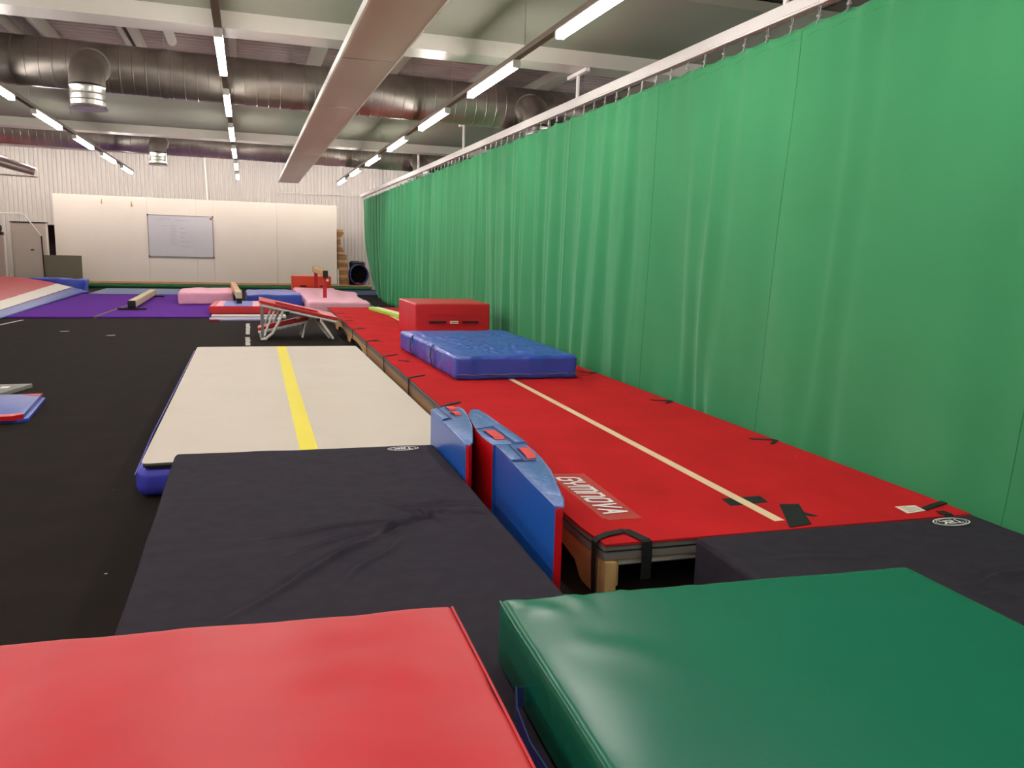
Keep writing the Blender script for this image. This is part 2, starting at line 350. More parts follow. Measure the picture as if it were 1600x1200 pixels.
# ================================================================== DUCTS
def duct(y, zc, slope, r, label, outs, r2):
    t = thing('ventilation_duct', label, 'duct', (0, y, zc-r), 'round ventilation ducts')
    bm = bmesh.new(); pts = []; rs = []; x = XL+.05
    while x < XR-.1:
        for dx, k in ((0, 1), (.125, 1), (.13, 1.018), (.14, 1.018), (.145, 1)):
            pts.append((x+dx, y, zc - slope*(x+dx))); rs.append(r*k)
        x += .15
    tube(bm, pts, rs, 40); link('duct_pipe', bm, 'duct', t, auto=25)
    for x in (-7, -4.2, -.95, .65, 4.9, 7.5):
        tubeo('collar', [(x-.03, y, zc-slope*x), (x+.03, y, zc-slope*x)], r*1.035, 'duct', t, 40)
        tubeo('hanger', [(x, y-r*.5, zc-slope*x+r*.87), (x, y-r*.5, 4.41)], .004, 'steel', t, 6)
    for x, zb in outs:
        z1 = zc - slope*x - .06; ya = y - r*.6; yo = y - r - r2*1.75
        R = r2*1.5; pts = [(x, ya, z1), (x, yo+R, z1)]
        for k in range(1, 7):
            a = PI/2*k/6; pts.append((x, yo+R-R*math.sin(a), z1-R+R*math.cos(a)))
        tubeo('outlet_elbow', pts, [r2*1.04]*2+[r2*1.03]*6, 'duct', t, 32)
        z2 = z1-R
        tubeo('outlet_collar', [(x, ya-r*.25, z1), (x, ya-r*.25-.07, z1)], r2*1.16, 'nozzle', t, 32)
        zz = [z2, z2-.02, z2-(z2-zb)*.3, z2-(z2-zb)*.3-.01, z2-(z2-zb)*.3-.012, z2-(z2-zb)*.58, z2-(z2-zb)*.58-.01, z2-(z2-zb)*.58-.012, zb+.03, zb]
        kk = [1.03, 1, 1, 1.03, 1, 1, 1.03, 1, 1, 1.14]
        bm = bmesh.new(); tube(bm, [(x, yo, z) for z in zz] + [(x, yo, zb+.002), (x, yo, zb+.12)], [r2*k for k in kk] + [r2*1.06, r2*.9], 32); link('outlet_nozzle', bm, 'nozzle', t, auto=25)
        bm = bmesh.new(); bmesh.ops.create_circle(bm, cap_ends=True, segments=32, radius=r2*1.05, matrix=Matrix.Translation((x, yo, zb+.006))); link('outlet_opening', bm, 'dark', t)
duct(11.8, 3.665, .010, .298, 'large galvanised round duct crossing the hall, the nearer of two', [(-1.78, 3.07), (3.98, 3.12)], .195)
duct(20.0, 3.726, .010, .283, 'galvanised round duct crossing the hall in front of the corrugated wall', [(-1.79, 3.17), (4.0, 3.2)], .176)
# flexible hose at the far left
bm = bmesh.new(); pts = []; rs = []
for i in range(91):
    f = i/90; pts.append((-7.9+2.1*f, 27+.1*f, 3.98-.42*f-.12*f*f)); rs.append(.17+.014*(i % 2)-(.06*f*f))
tube(bm, pts, rs, 20); tag(link('flexible_hose', bm, 'nozzle', None, smooth=True), 'crinkled silver flexible duct hose sagging near the far left wall', 'duct hose')
tag(tubeo('support_rail', [(-8.3, 27.0, 3.36), (-5.75, 27.05, 3.30)], .02, 'purlin'), 'thin dark rail under the silver flexible hose', 'rail')

# ================================================================== CURTAIN, RAIL
CY0, CY1 = -2.0, 27.5
t = thing('curtain_rail', 'long white aluminium rail the green curtain hangs from', 'curtain rail', (3.7, 13, 3.19))
bm = bmesh.new()
box(bm, 3.66, 3.74, CY0, 27.75, 3.245, 3.29); box(bm, 3.654, 3.746, CY0, 27.75, 3.205, 3.243); box(bm, 3.66, 3.69, CY0, 27.75, 3.19, 3.205); box(bm, 3.71, 3.74, CY0, 27.75, 3.19, 3.205)
link('rail_profile', bm, 'alu', t)
for y, top in ((1.0, 4.2), (5.16, 4.2), (9.0, 3.59), (14.22, 3.755), (18.2, 4.2), (23.2, 4.2)):
    tubeo('support_post', [(3.70, y, 3.29), (3.70, y, top)], .022, 'alu', t, 8)
    boxo('clamp_bar', 3.675, 3.725, y-.28, y+.28, top-.045, top-.005, 'alu', t)
HK = .286; hooks = []
y = 4.50 - HK*22
while y < CY1-.05: hooks.append(y); y += HK
ZT = 3.115
def shp(v): return v*(1.25-.35*v*v)
def nz(a, b, c=0): return noise.noise(Vector((a, b, c)))
def cur_x(y, z):
    h = (ZT - z)/ZT
    gather = min(1, max(0, (y-5.0)/5))
    ph = (y - 4.5)/HK
    pinch = math.cos(2*PI*ph)*math.exp(-h*9)
    ys_ = y + .10*h*nz(y*.4, 2.2)
    wob = .8*nz(y*.7, 3.1) + .5*nz(y*1.9, 7.7)
    med = math.sin(2*PI*(ys_/.55 + wob))*(.5+.9*abs(nz(y*.45, 11)))
    fine = math.sin(2*PI*(ys_/.27 + 1.8*wob + .2*nz(y*.5, 4, h)))*(.3+1.3*abs(nz(y*.8, 21)))
    x = 3.70 + .010*pinch + .016*math.exp(-h*5)*math.sin(2*PI*(ys_/.57+wob))*.6
    x += (.020+.028*gather)*(.55+.5*h)*shp(med) + .030*gather*(.7+.5*h)*shp(fine)
    x += (.20-.09*gather)*h*nz(y*.6+h*.6, 1.7, h*.3) + .07*h*nz(y*1.4+h*1.2, 5, h*.5)
    x += .05*h*h*nz(y*2.6+h*2.2, 15, h)*(1.4-gather)
    x += .035*h*h*math.sin(2*PI*(y*.55+h*1.0+.3*nz(y*.8, 31)))*max(0, 1-abs(y-6)/4.5)
    if 2.6 < y < 17.6 and z < .6: x = max(x, 3.565 + .02*max(0, math.sin(y*2.3)) - .05*max(0, (z-.35)/.25))
    s = min(1, max(0, (y-22)/5.0)); x += .42*s*s*h*h*h
    e = max(0, (y-26.9)/.6); x += .25*e*e*h + .05*e*e
    return x
def cur_zt(y):
    ph = ((y-4.5)/HK) % 1
    return ZT - .028*math.sin(PI*ph)
t = thing('divider_curtain', 'tall green dividing curtain hanging along the right side of the hall', 'curtain', (3.7, 13, 0))
bm = bmesh.new(); ys = []
y = CY0
while y <= CY1: ys.append(y); y += .0358 if y > 1 else .07
zs = [0, .01, .03, .05, .08, .12, .18, .26, .35, .45, .55, .65, .73, .80, .86, .91, .95, .975, 1]
cols = []
for y in ys:
    zt = cur_zt(y); zb = .012 + (.22*(max(0, (y-26.6)/.9))**1.5)
    col = []
    for f in zs:
        z = zt + (zb-zt)*f
        yy = y + .10*f*math.sin(y*.55)*(1 if y < 26 else 0) + .22*f*min(1, max(0, 1-abs(y-6)/4))
        col.append(bm.verts.new((cur_x(y, z), yy, z)))
    cols.append(col)
for a, b in zip(cols, cols[1:]):
    for k in range(len(zs)-1): bm.faces.new((a[k], b[k], b[k+1], a[k+1]))
cl = link('curtain_cloth', bm, 'curtain', t, smooth=True)
sd = cl.modifiers.new('thick', 'SOLIDIFY'); sd.thickness = .002; sd.offset = 1
def cur_line(y, z):
    zt = cur_zt(y); zb = .012 + (.22*(max(0, (y-26.6)/.9))**1.5); f = (zt-z)/(zt-zb)
    yy = y + .10*f*math.sin(y*.55)*(1 if y < 26 else 0) + .22*f*min(1, max(0, 1-abs(y-6)/4))
    return Vector((cur_x(y, z)-.0025, yy, z))
k = 0
for y in (0.75, 2.82, 4.93, 6.98, 9.1, 11.2, 13.3, 15.4, 17.5, 19.6, 21.7, 23.8, 25.9):
    pts = [cur_line(y, z) for z in [3.07 - 3.02*i/40 for i in range(41)]]
    tubeo('seam', pts, .0020, 'seam', t, 5)
hy = [CY0+.02+i*.06 for i in range(int((CY1-CY0-.1)/.06))]
bm = bmesh.new()
tube(bm, [cur_line(y, cur_zt(y)-.07) + Vector((.001, 0, 0)) for y in hy], .0014, 4); link('top_hem_stitch', bm, 'seam', t)
hook_src = None
for y in hooks:
    if y < 2.0: continue
    if hook_src is None:
        bm = bmesh.new(); tube(bm, [(3.70, y-.012, 3.19), (3.70, y-.006, 3.13), (3.695, y-.012, 3.085)], .0035, 6); tube(bm, [(3.70, y+.012, 3.19), (3.70, y+.006, 3.13), (3.695, y+.012, 3.085)], .0035, 6)
        box(bm, 3.69, 3.71, y-.014, y+.014, 3.125, 3.14); hook_src = link('curtain_hook', bm, 'steel', t); hy0 = y
    else:
        c = hook_src.copy(); S.collection.objects.link(c); c.parent = t; c.matrix_parent_inverse = hook_src.matrix_parent_inverse.copy(); c.location = (0, y-hy0, 0)

# ================================================================== TUMBLE TRACK
t = thing('tumble_track', 'long raised tumbling track with red carpet top beside the green curtain', 'tumbling track', (2.45, 10, 0))
TA = lambda y: 1.43 + (y-3.0)*.0099      # left edge
TB = lambda y: 3.455 + (y-3.0)*.0115 if y < 8.5 else 3.518 + (y-8.5)*.004
ys = [3.0+i*(14.2/60) for i in range(61)]
def slab(name, z0, z1, m, inset, front=0, parent=t, wav=0):
    bm = bmesh.new(); L0 = []
    for i, y in enumerate(ys):
        yy = y + front if i == 0 else y
        a = TA(y)+inset+(wav*math.sin(y*7)); b = TB(y)-inset
        if i == 0: a += .012; b -= .012
        yb = yy - .06*((0)) 
        L0.append([bm.verts.new(p) for p in ((a, yy, z0), (b, yb-.06*(i == 0), z0), (b, yb-.06*(i == 0), z1), (a, yy, z1))])
    for A, B in zip(L0, L0[1:]):
        for k in range(4): bm.faces.new((A[k], B[k], B[(k+1) % 4], A[(k+1) % 4]))
    bm.faces.new(L0[0]); bm.faces.new(list(reversed(L0[-1]))); bmesh.ops.recalc_face_normals(bm, faces=bm.faces[:])
    return link(name, bm, m, parent)
slab('carpet', .252, .262, 'carpetred', 0, 0, wav=.003)
slab('foam_layer', .226, .2515, 'foam', .004, .01)
slab('black_foam_layer', .214, .2255, 'blackfoam', .012, .03)
slab('foam_layer', .186, .2135, 'foam', .004, .01)
slab('base_board', .176, .1855, 'ply', .012, .02)
ln_ = bmesh.new(); xs0 = lambda y: 2.40+(y-3)*.0125
ribbon(ln_, [(xs0(y), y, .2632) for y in (3.08, 8, 12, 17.15)], (-.058, 0, 0), .0012); link('centre_line', ln_, 'cream', t)
# side panels of plywood with arched cut-outs
for side, xf in (('l', lambda y: TA(y)+.012), ('r', lambda y: TB(y)-.03)):
    for i in range(7):
        ya, yb = 3.06+i*2.02, 3.06+(i+1)*2.02-.012
        prof = [(ya, 0), (ya, .175), (yb, .175), (yb, 0), (yb-.17, 0)]
        for k in range(9):
            a = PI*k/8; prof.append(((ya+yb)/2 + (.8)*math.cos(a)**1 * (1 if k not in () else 1), .012+(.10 if i in (0, 4, 5) else .05)*max(0, math.sin(a))**.6))
        prof.append((ya+.17, 0))
        bm = bmesh.new(); A = [bm.verts.new((xf(p[0]), p[0], p[1])) for p in prof]; B = [bm.verts.new((xf(p[0])+.018, p[0], p[1])) for p in prof]
        n = len(prof); bm.faces.new(A); bm.faces.new(list(reversed(B)))
        for k in range(n): bm.faces.new((A[k], A[(k+1) % n], B[(k+1) % n], B[k]))
        bmesh.ops.recalc_face_normals(bm, faces=bm.faces[:])
        bmesh.ops.triangulate(bm, faces=[f for f in bm.faces if len(f.verts) > 4])
        link('side_panel', bm, 'ply', t)
bm = bmesh.new(); box(bm, 1.452, 1.506, 3.0, 3.055, 0, .176, .003); link('corner_post', bm, 'lumber', t, auto=40)
bm = bmesh.new(); box(bm, 1.508, 1.53, 3.03, 3.10, .05, .172, .002); link('post_block', bm, 'lumber', t)
bm = bmesh.new(); box(bm, 3.38, 3.43, 2.97, 3.03, 0, .176, .003); link('corner_post', bm, 'lumber', t)
tubeo('cross_rod', [(1.53, 3.06, .152), (3.38, 3.0, .152)], .017, 'whitetube', t, 12)
for y in (4.4, 5.8, 7.2, 9, 11, 13, 15, 17): tubeo('cross_rod', [(TA(y)+.035, y, .152), (TB(y)-.035, y, .152)], .017, 'whitetube', t, 10)
boxo('under_shade', 1.6, 3.35, 3.55, 17, .005, .11, 'dark', t)  # dark box standing in for the shade under the track
# straps
for i, y in enumerate((4.6, 6.15, 7.63, 9.24, 10.79, 12.45, 13.89, 15.4)):
    x = TA(y); bm = bmesh.new()
    ribbon(bm, [(x+.005, y-.03, .02), (x-.004, y-.012, .1), (x-.006, y, .2), (x-.006, y, .262), (x+.01, y+.01, .2655), (x+.1, y+.09, .268), (x+.19, y+.16, .266)], (0, .05, 0), .003)
    link('strap', bm, 'strap', t)
for y in (4.56, 6.05, 7.7, 9.3, 10.9, 12.5, 14.0):
    x = TB(y); bm = bmesh.new()
    ribbon(bm, [(x+.004, y, .1), (x+.006, y, .262), (x-.01, y, .2665), (x-.17, y+.07, .2665)], (0, .04, 0), .003)
    ribbon(bm, [(x-.01, y-.01, .268), (x-.12, y-.10, .268)], (.0, .03, 0), .003)
    link('strap', bm, 'strap', t)
for y in (15.2, 13.2, 11.3, 9.4):
    bm = bmesh.new(); ribbon(bm, [(TA(y)+.1, y-.5, .2655), (TA(y)+.2, y-.62, .2665)], (.0, .05, 0), .003); link('strap_tail', bm, 'strap', t)
bm = bmesh.new()      # corner strap loops at the near left corner
ribbon(bm, [(1.428, 3.06, .0), (1.422, 3.06, .15), (1.423, 3.065, .255), (1.44, 3.07, .266), (1.50, 3.10, .268), (1.60, 3.125, .2675)], (0, .045, 0), .003)
link('corner_strap', bm, 'strap', t)
bm = bmesh.new()
ribbon(bm, [(1.64, 2.985, .09), (1.64, 2.982, .2), (1.64, 2.985, .262), (1.635, 3.0, .2675), (1.60, 3.13, .269)], (.05, 0, 0), -.003)
link('corner_strap', bm, 'strap', t)
def flat(name, pts, z, th, m, parent): return link(name, prism(bmesh.new(), pts, z, z+th), m, parent)
flat('velcro_patch', [(2.30, 3.34), (2.53, 3.35), (2.555, 3.455), (2.32, 3.46)], .2622, .0008, 'strap', t)['label'] = 'black patch under the cream line'
flat('velcro_patch', [(2.385, 2.985), (2.52, 3.0), (2.665, 3.28), (2.56, 3.30)], .2645, .0015, 'strap', t)
flat('velcro_patch', [(2.60, 3.10), (2.64, 3.10), (2.60, 3.18), (2.55, 3.18)], .2625, .001, 'strap', t)
for a, b in ((1.75, 3.42), (3.2, 3.6)): pass
lab = flat('paper_label', [(3.115, 3.02), (3.245, 3.035), (3.26, 3.12), (3.135, 3.125)], .2635, .001, 'paper', t); lab['label'] = 'curling cream paper label'
bm = bmesh.new()
for k in range(6): box(bm, 3.14+.003*k, 3.14+.003*k+(.04 if k % 5 == 0 else .09), 3.035+.014*k, 3.039+.014*k, .2646, .2648)
link('label_print', bm, 'ink', lab)
bm = bmesh.new(); ribbon(bm, [(3.25, 3.05, .2655), (3.36, 3.09, .267), (3.455, 3.12, .2655), (3.463, 3.13, .25), (3.463, 3.13, .12)], (.0, .04, 0), .003); link('corner_strap', bm, 'strap', t)
bm = bmesh.new(); ribbon(bm, [(3.30, 2.935, .2), (3.30, 2.935, .262), (3.30, 2.95, .267), (3.30, 3.0, .267)], (.05, 0, 0), -.003); link('corner_strap', bm, 'strap', t)
# maker's plate
pl = flat('name_plate', [(1.575, 3.315), (1.60, 3.285), (1.765, 3.275), (1.80, 4.06), (1.59, 4.10)], .2625, .0015, 'plate', t); pl['label'] = 'clear edged red name plate with white lettering'
GL = {'G': [[(1, .86), (.86, 1), (.16, 1), (0, .84), (0, .16), (.16, 0), (.84, 0), (1, .16), (1, .5), (.5, .5)]], 'Y': [[(0, 1), (0, .58), (.16, .42), (.84, .42), (1, .58), (1, 1)], [(.5, .42), (.5, 0)]],
      'M': [[(0, 0), (0, 1), (.84, 1), (1, .84), (1, 0)], [(.5, 1), (.5, 0)]], 'N': [[(0, 0), (0, 1), (.8, 1), (1, .8), (1, 0)]], 'O': [[(.5, 0), (.16, 0), (0, .16), (0, .84), (.16, 1), (.84, 1), (1, .84), (1, .16), (.84, 0), (.45, 0)]],
      'V': [[(0, 1), (.5, 0), (1, 1)]], 'A': [[(0, 0), (.5, 1), (1, 0)], [(.3, .35), (.7, .35)]]}
bm = bmesh.new(); gx = 0; lift = 0
for ch in 'GYMNOVA':
    gw = .088 if ch == 'M' else .062
    for st in GL[ch]:
        P3 = []
        for u, v in st:
            a, b = gx + u*gw + .028*v, (v-.5)*.115          # reading direction is -y, up is +x
            P3.append(Vector((1.672 + b, 4.015 - a, 0)))
        th = .0105
        for p, q2 in zip(P3, P3[1:]):
            d = (q2-p).normalized()*th*.8; nn = Vector((-d.y, d.x, 0)).normalized()*th
            lift += .00004; bm.faces.new([bm.verts.new((c.x, c.y, .2655+lift)) for c in (p-d+nn, p-d-nn, q2+d-nn, q2+d+nn)])
    gx += gw + .030
bmesh.ops.recalc_face_normals(bm, faces=bm.faces[:]); link('lettering', bm, 'white', pl)

# ================================================================== RED BLOCK, CRASH MAT, GREEN FOAM ON TRACK
Z0 = .2655
t = thing('foam_block', 'big red foam block standing on the red tumbling track', 'foam block', (2.85, 11.8, Z0))
def blockdisp(P, n, u, v): return .006*fbm(P, 2.2, 3)
soft('block_body', [(2.24, 11.16), (3.36, 11.22), (3.38, 12.40), (2.23, 12.42)], Z0, .755, .025, 'redvinyl', t, .08, blockdisp)
for a, b in ((2.44, 2.69), (2.93, 3.17)):
    boxo('handle', a, b, 11.14, 11.165, .475, .503, 'strap', t)
boxo('printed_label', 2.745, 2.865, 11.14, 11.156, .47, .508, 'paper', t)
bm = bmesh.new(); box(bm, 2.765, 2.85, 11.138, 11.1395, .484, .494); link('label_print', bm, 'ink', t)
bm = bmesh.new(); box(bm, 2.40, 3.36, 11.148, 11.163, .598, .601); link('zip_line', bm, 'wedgered', t)
tubeo('white_tag', [(2.235, 11.05, Z0+.01), (2.20, 11.1, Z0+.05), (2.235, 11.2, Z0+.09)], .008, 'paper', t, 6)
t = thing('crash_mat', 'worn blue vinyl crash mat lying on the red track before the red block', 'crash mat', (2.4, 8.5, Z0))
CR = [(1.885, 7.42), (3.14, 7.36), (3.19, 9.88), (1.80, 9.92)]
ridges = []
rr = random.Random(3)
for k in range(46):
    a = (1.95+1.1*rr.random(), 7.42+rr.random()**2*1.9); b = (a[0]+rr.uniform(-.4, .4), a[1]+rr.uniform(.25, .9)); ridges.append((a, b, rr.uniform(.004, .009), .022))
def crashdisp(P, n, u, v):
    d = .012*fbm(P, 2.0, 1) + .006*fbm(P, 7, 4)
    if n.z > .5: d += sum(ridge(P, *k) for k in ridges)
    if abs(n.y) > .5 or abs(n.x) > .5: d += .01*noise.noise(Vector((P.x*9, P.y*6, P.z*4))) + .012*math.sin(P.z*26)*0
    return d
soft('mat_cover', CR, Z0, .492, .035, 'bluevinyl', t, .02, crashdisp, puff=.02)
for yy in (9.25, 8.3):
    f = (yy-7.42)/2.5; x = 1.885-.085*f
    bm = bmesh.new(); ribbon(bm, [(x+.02, yy+.05, .505), (x-.02, yy, .47), (x-.035, yy-.04, .38), (x-.02, yy-.05, .30), (x+.01, yy-.05, .272)], (0, .045, 0), .004); link('carry_strap', bm, 'strap', t)
pts = [(1.885+(3.14-1.885)*i/30, 7.405-.04*i/30+.004*math.sin(i*2.1), .315+.004*math.sin(i)) for i in range(31)]
tubeo('seam_piping', pts, .006, 'slateblue', t, 5)
for x, y in ((1.915, 7.42), (3.115, 7.37)):
    bm = bmesh.new(); bmesh.ops.create_icosphere(bm, subdivisions=1, radius=.014, matrix=Matrix.Translation((x, y+.01, .478)) @ Matrix.Diagonal((1.6, .8, .6, 1)))
    link('worn_corner', bm, 'paper', t)
t = thing('foam_wedge', 'narrow lime green foam bar with pale top lying on the track behind the red block', 'foam beam', (2.55, 14.5, Z0))
prism_pts = [(2.30, 17.0), (2.40, 17.05), (2.56, 17.0), (2.93, 13.2), (2.87, 12.95), (2.72, 12.95)]
prism_pts = [(2.34, 16.5), (2.42, 16.6), (2.57, 16.5), (2.99, 13.35), (2.93, 13.2), (2.74, 13.2)]
link('foam_body', prism(bmesh.new(), prism_pts, Z0, Z0+.055, .008), 'lime', t, auto=40)
prism_t = [(2.41, 16.45), (2.54, 16.48), (2.96, 13.35), (2.80, 13.3)]
link('pale_top', prism(bmesh.new(), prism_t, Z0+.0555, Z0+.06), 'limetop', t)

# ================================================================== STANDING WEDGES
def wedge(name, label, outline, redmask, seams, handles, flap):
    t = thing(name, label, 'wedge mat', (sum(p[0] for p in outline)/len(outline), sum(p[1] for p in outline)/len(outline), 0), 'blue and red wedge mats stood on edge')
    n = len(outline); bm = bmesh.new(); Zt = .48
    lv = [0.002, .02, .12, .24, .36, .44, .468, Zt-.004, Zt]
    cx = sum(p[0] for p in outline)/n; cy = sum(p[1] for p in outline)/n
    rows = []
    for z in lv:
        k = 0 if .02 <= z <= .47 else (.006 if z < .02 else (.002 if z < Zt else .009))
        row = []
        for i, p in enumerate(outline):
            d = Vector((cx-p[0], cy-p[1])).normalized()*k
            bu = .004*math.sin(PI*z/Zt)
            row.append(bm.verts.new((p[0]+d.x, p[1]+d.y-bu*0, z)))
        rows.append(row)
    for A, B in zip(rows, rows[1:]):
        for i in range(n):
            f = bm.faces.new((A[i], A[(i+1) % n], B[(i+1) % n], B[i])); f.material_index = 1 if redmask[i] else 0
    f = bm.faces.new(rows[-1]); f.material_index = 2
    f2 = bm.faces.new(list(reversed(rows[0]))); bmesh.ops.recalc_face_normals(bm, faces=bm.faces[:])
    link('wedge_body', bm, ['wedgeblue', 'wedgered', 'wedgetop'], t, auto=35)
    # piping around the top
    pts = [(p[0]+(cx-p[0])*.03, p[1]+(cy-p[1])*.006, Zt-.001) for p in outline]; pts.append(pts[0])
    tubeo('piping', pts, .004, 'wedgetop', t, 5)
    for s in seams: tubeo('zip_seam', [(a, b, Zt+.001) for a, b in s], .004, 'darkblue', t, 5)
    for h in handles:
        (ax, ay), (bx, by), wd = h; bm = bmesh.new()
        ribbon(bm, [(ax, ay, Zt+.001), (ax+(bx-ax)*.15, ay+(by-ay)*.15, Zt+.010), (ax+(bx-ax)*.85, ay+(by-ay)*.85, Zt+.010), (bx, by, Zt+.001)], (wd, 0, 0), .003); link('carry_handle', bm, 'redhandle', t)
    if flap: link('zip_flap', prism(bmesh.new(), flap, Zt+.0005, Zt+.008, .002), 'wedgetop', t, auto=40)
    return t
MT['redhandle'] = mat('red_webbing', (226, 66, 62), .6, bump=.2, bscale=300)
wedge('wedge_mat', 'blue wedge mat on edge with long straight blue side, nearest the black mat corner',
      [(1.17, 2.91), (1.20, 2.90), (1.24, 3.0), (1.29, 3.2), (1.35, 3.43), (1.385, 3.65), (1.40, 3.80), (1.405, 3.965), (1.33, 3.965), (1.235, 3.96), (1.215, 3.6), (1.185, 3.19)],
      [1, 1, 1, 1, 1, 1, 1, 0, 0, 0, 0, 0],
      [[(1.31, 3.96), (1.30, 3.80), (1.28, 3.64)], [(1.215, 3.63), (1.28, 3.62), (1.34, 3.62)]],
      [((1.355, 3.88), (1.335, 3.66), .05)], [(1.23, 3.95), (1.30, 3.95), (1.275, 3.64), (1.218, 3.64)])
wedge('wedge_mat', 'blue-topped wedge mat on edge, the long pointed one in the middle of three',
      [(1.225, 3.975), (1.42, 3.98), (1.425, 4.14), (1.42, 4.43), (1.42, 4.78), (1.41, 4.93), (1.385, 4.95), (1.36, 4.92), (1.31, 4.78), (1.27, 4.56), (1.24, 4.36), (1.222, 4.19)],
      [0, 0, 0, 0, 0, 0, 0, 1, 1, 1, 1, 1],
      [[(1.24, 4.37), (1.33, 4.40), (1.42, 4.44)], [(1.345, 4.40), (1.345, 4.2), (1.345, 3.98)]],
      [((1.295, 4.31), (1.30, 4.09), .06)], [(1.355, 4.40), (1.415, 4.42), (1.415, 3.99), (1.355, 3.985)])
wedge('wedge_mat', 'blue wedge mat on edge next to the beige air track, farthest left of three',
      [(1.085, 4.01), (1.10, 4.0), (1.13, 4.05), (1.18, 4.23), (1.24, 4.45), (1.29, 4.71), (1.32, 4.95), (1.31, 5.04), (1.21, 5.06), (1.105, 4.97), (1.10, 4.5)],
      [1, 1, 1, 1, 1, 1, 0, 0, 0, 0, 0],
      [[(1.16, 5.01), (1.165, 4.85), (1.17, 4.68)], [(1.10, 4.63), (1.14, 4.66), (1.17, 4.68)]],
      [((1.235, 5.03), (1.245, 4.93), .05), ((1.225, 4.86), (1.235, 4.77), .04)], [(1.105, 4.95), (1.15, 5.0), (1.158, 4.69), (1.107, 4.65)])

# ================================================================== AIR TRACK
t = thing('air_track', 'beige inflatable air track with a yellow centre stripe and blue sides', 'air track', (.42, 7.9, 0))
AQ = [(-.665, 4.98), (1.37, 5.10), (1.385, 10.86), (-.66, 10.92)]
soft('air_body', AQ, 0, .198, .075, 'airblue', t, .15, lambda P, n, u, v: .002*fbm(P, 2))
def quadpt(Q, u, v): return tuple(Q[0][k]*(1-u)*(1-v)+Q[1][k]*u*(1-v)+Q[2][k]*u*v+Q[3][k]*(1-u)*v for k in (0, 1))
TQ = [(-.635, 5.045), (1.352, 5.14), (1.362, 10.82), (-.635, 10.88)]
bm = bmesh.new()
def rq(Q, c=.12):
    out = []
    L = [Vector(p) for p in Q]
    for i in range(4):
        p, a, b = L[i], L[i-1], L[(i+1) % 4]; pa = p+(a-p).normalized()*c; pb = p+(b-p).normalized()*c
        for k in range(6):
            s = k/5; out.append(tuple((pa*(1-s)+p*s)*(1-s)+(p*(1-s)+pb*s)*s))
    return out
link('top_sheet', prism(bm, rq(TQ, .06), .197, .2015), 'beige', t)
a, b = quadpt(TQ, .495, 0), quadpt(TQ, .512, 1)
bm = bmesh.new(); ribbon(bm, [(a[0], a[1]+.02, .2022), ((a[0]+b[0])/2, (a[1]+b[1])/2, .2022), (b[0]+.01, b[1]-.01, .2022)], (-.115, 0, 0), .0008); link('centre_stripe', bm, 'yellow', t)
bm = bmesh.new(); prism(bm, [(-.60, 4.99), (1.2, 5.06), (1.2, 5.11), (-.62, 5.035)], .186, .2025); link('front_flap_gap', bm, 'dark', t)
tubeo('edge_seam', [(-.66, 4.99, .15), (-.67, 6, .165), (-.668, 8, .165), (-.665, 10.8, .165)], .004, 'airblue', t, 5)

# ================================================================== BLACK LANDING MATS
def logo(cx, cy, z, wd, hh, parent, rz=PI):
    for k, (sc, th) in enumerate(((1.0, .006), (.83, .0035))):
        bm = bmesh.new(); n = 48; R1 = []; R2 = []
        for i in range(n):
            a = 2*PI*i/n; R1.append(bm.verts.new((cx+wd/2*sc*math.cos(a), cy+hh/2*sc*math.sin(a), z+.0012)))
            R2.append(bm.verts.new((cx+(wd/2*sc-th)*math.cos(a), cy+(hh/2*sc-th)*math.sin(a), z+.0012)))
        for i in range(n): bm.faces.new((R1[i], R1[(i+1) % n], R2[(i+1) % n], R2[i]))
        link('logo_ring', bm, 'white', parent)
    strokes = {'T': [[(0, 1), (1, 1)], [(.5, 1), (.5, 0)]], '2': [[(0, 1), (1, 1), (1, .52), (0, .48), (0, 0), (1, 0)]], 'K': [[(0, 1), (0, 0)], [(1, 1), (0, .48)], [(.1, .5), (1, 0)]]}
    bm = bmesh.new(); lift = 0
    for n_, ch in enumerate('T2K'):
        for st in strokes[ch]:
            Q = [Vector((cx - ((n_-1)*wd*.2 + (u-.5)*wd*.13), cy - (v-.5)*hh*.36, 0)) for u, v in st]      # turned upside down
            for p_, q_ in zip(Q, Q[1:]):
                d = (q_-p_).normalized()*.0045; nn = Vector((-d.y, d.x, 0)); lift += .00004
                bm.faces.new([bm.verts.new((c.x, c.y, z+.0012+lift)) for c in (p_-d+nn, p_-d-nn, q_+d-nn, q_+d+nn)])
    bmesh.ops.recalc_face_normals(bm, faces=bm.faces[:]); link('logo_text', bm, 'white', parent)
wr = [((0, 3.31), (.77, 3.47), .006, .014), ((-.1, 2.57), (.5, 3.28), .007, .016), ((.5, 3.28), (.78, 3.47), .009, .014), ((.54, 3.73), (.83, 3.40), .006, .013),
      ((.65, 3.62), (1.04, 3.54), .006, .016), ((.67, 3.41), (.4, 3.16), .008, .013), ((.13, 2.86), (.66, 3.38), .007, .014), ((.66, 3.38), (.87, 3.52), .009, .012),
      ((.80, 3.36), (.70, 3.55), .009, .012), ((.1, 3.1), (.7, 3.42), .006, .013), ((.85, 3.47), (1.05, 3.42), .005, .014), ((.75, 3.60), (.95, 3.66), .005, .013), ((.3, 2.8), (.62, 3.2), .005, .014)]
def bd(P, n, u, v):
    d = .003*fbm(P, 3, 2)
    if n.z > .5 and 2.3 < P.y < 4: d += 2.0*sum(ridge(P, *k) for k in wr)
    return d
t = thing('landing_mat', 'black fabric landing mat with wrinkles in front of the beige air track', 'landing mat', (.3, 2.7, 0), 'black fabric landing mats')
soft('mat_cover', [(-.425, .3), (1.03, .3), (1.09, 4.79), (-.43, 4.87)], 0, .30, .03, 'blackmat', t, .0105, bd)
logo(.872, 4.685, .306, .19, .095, t)
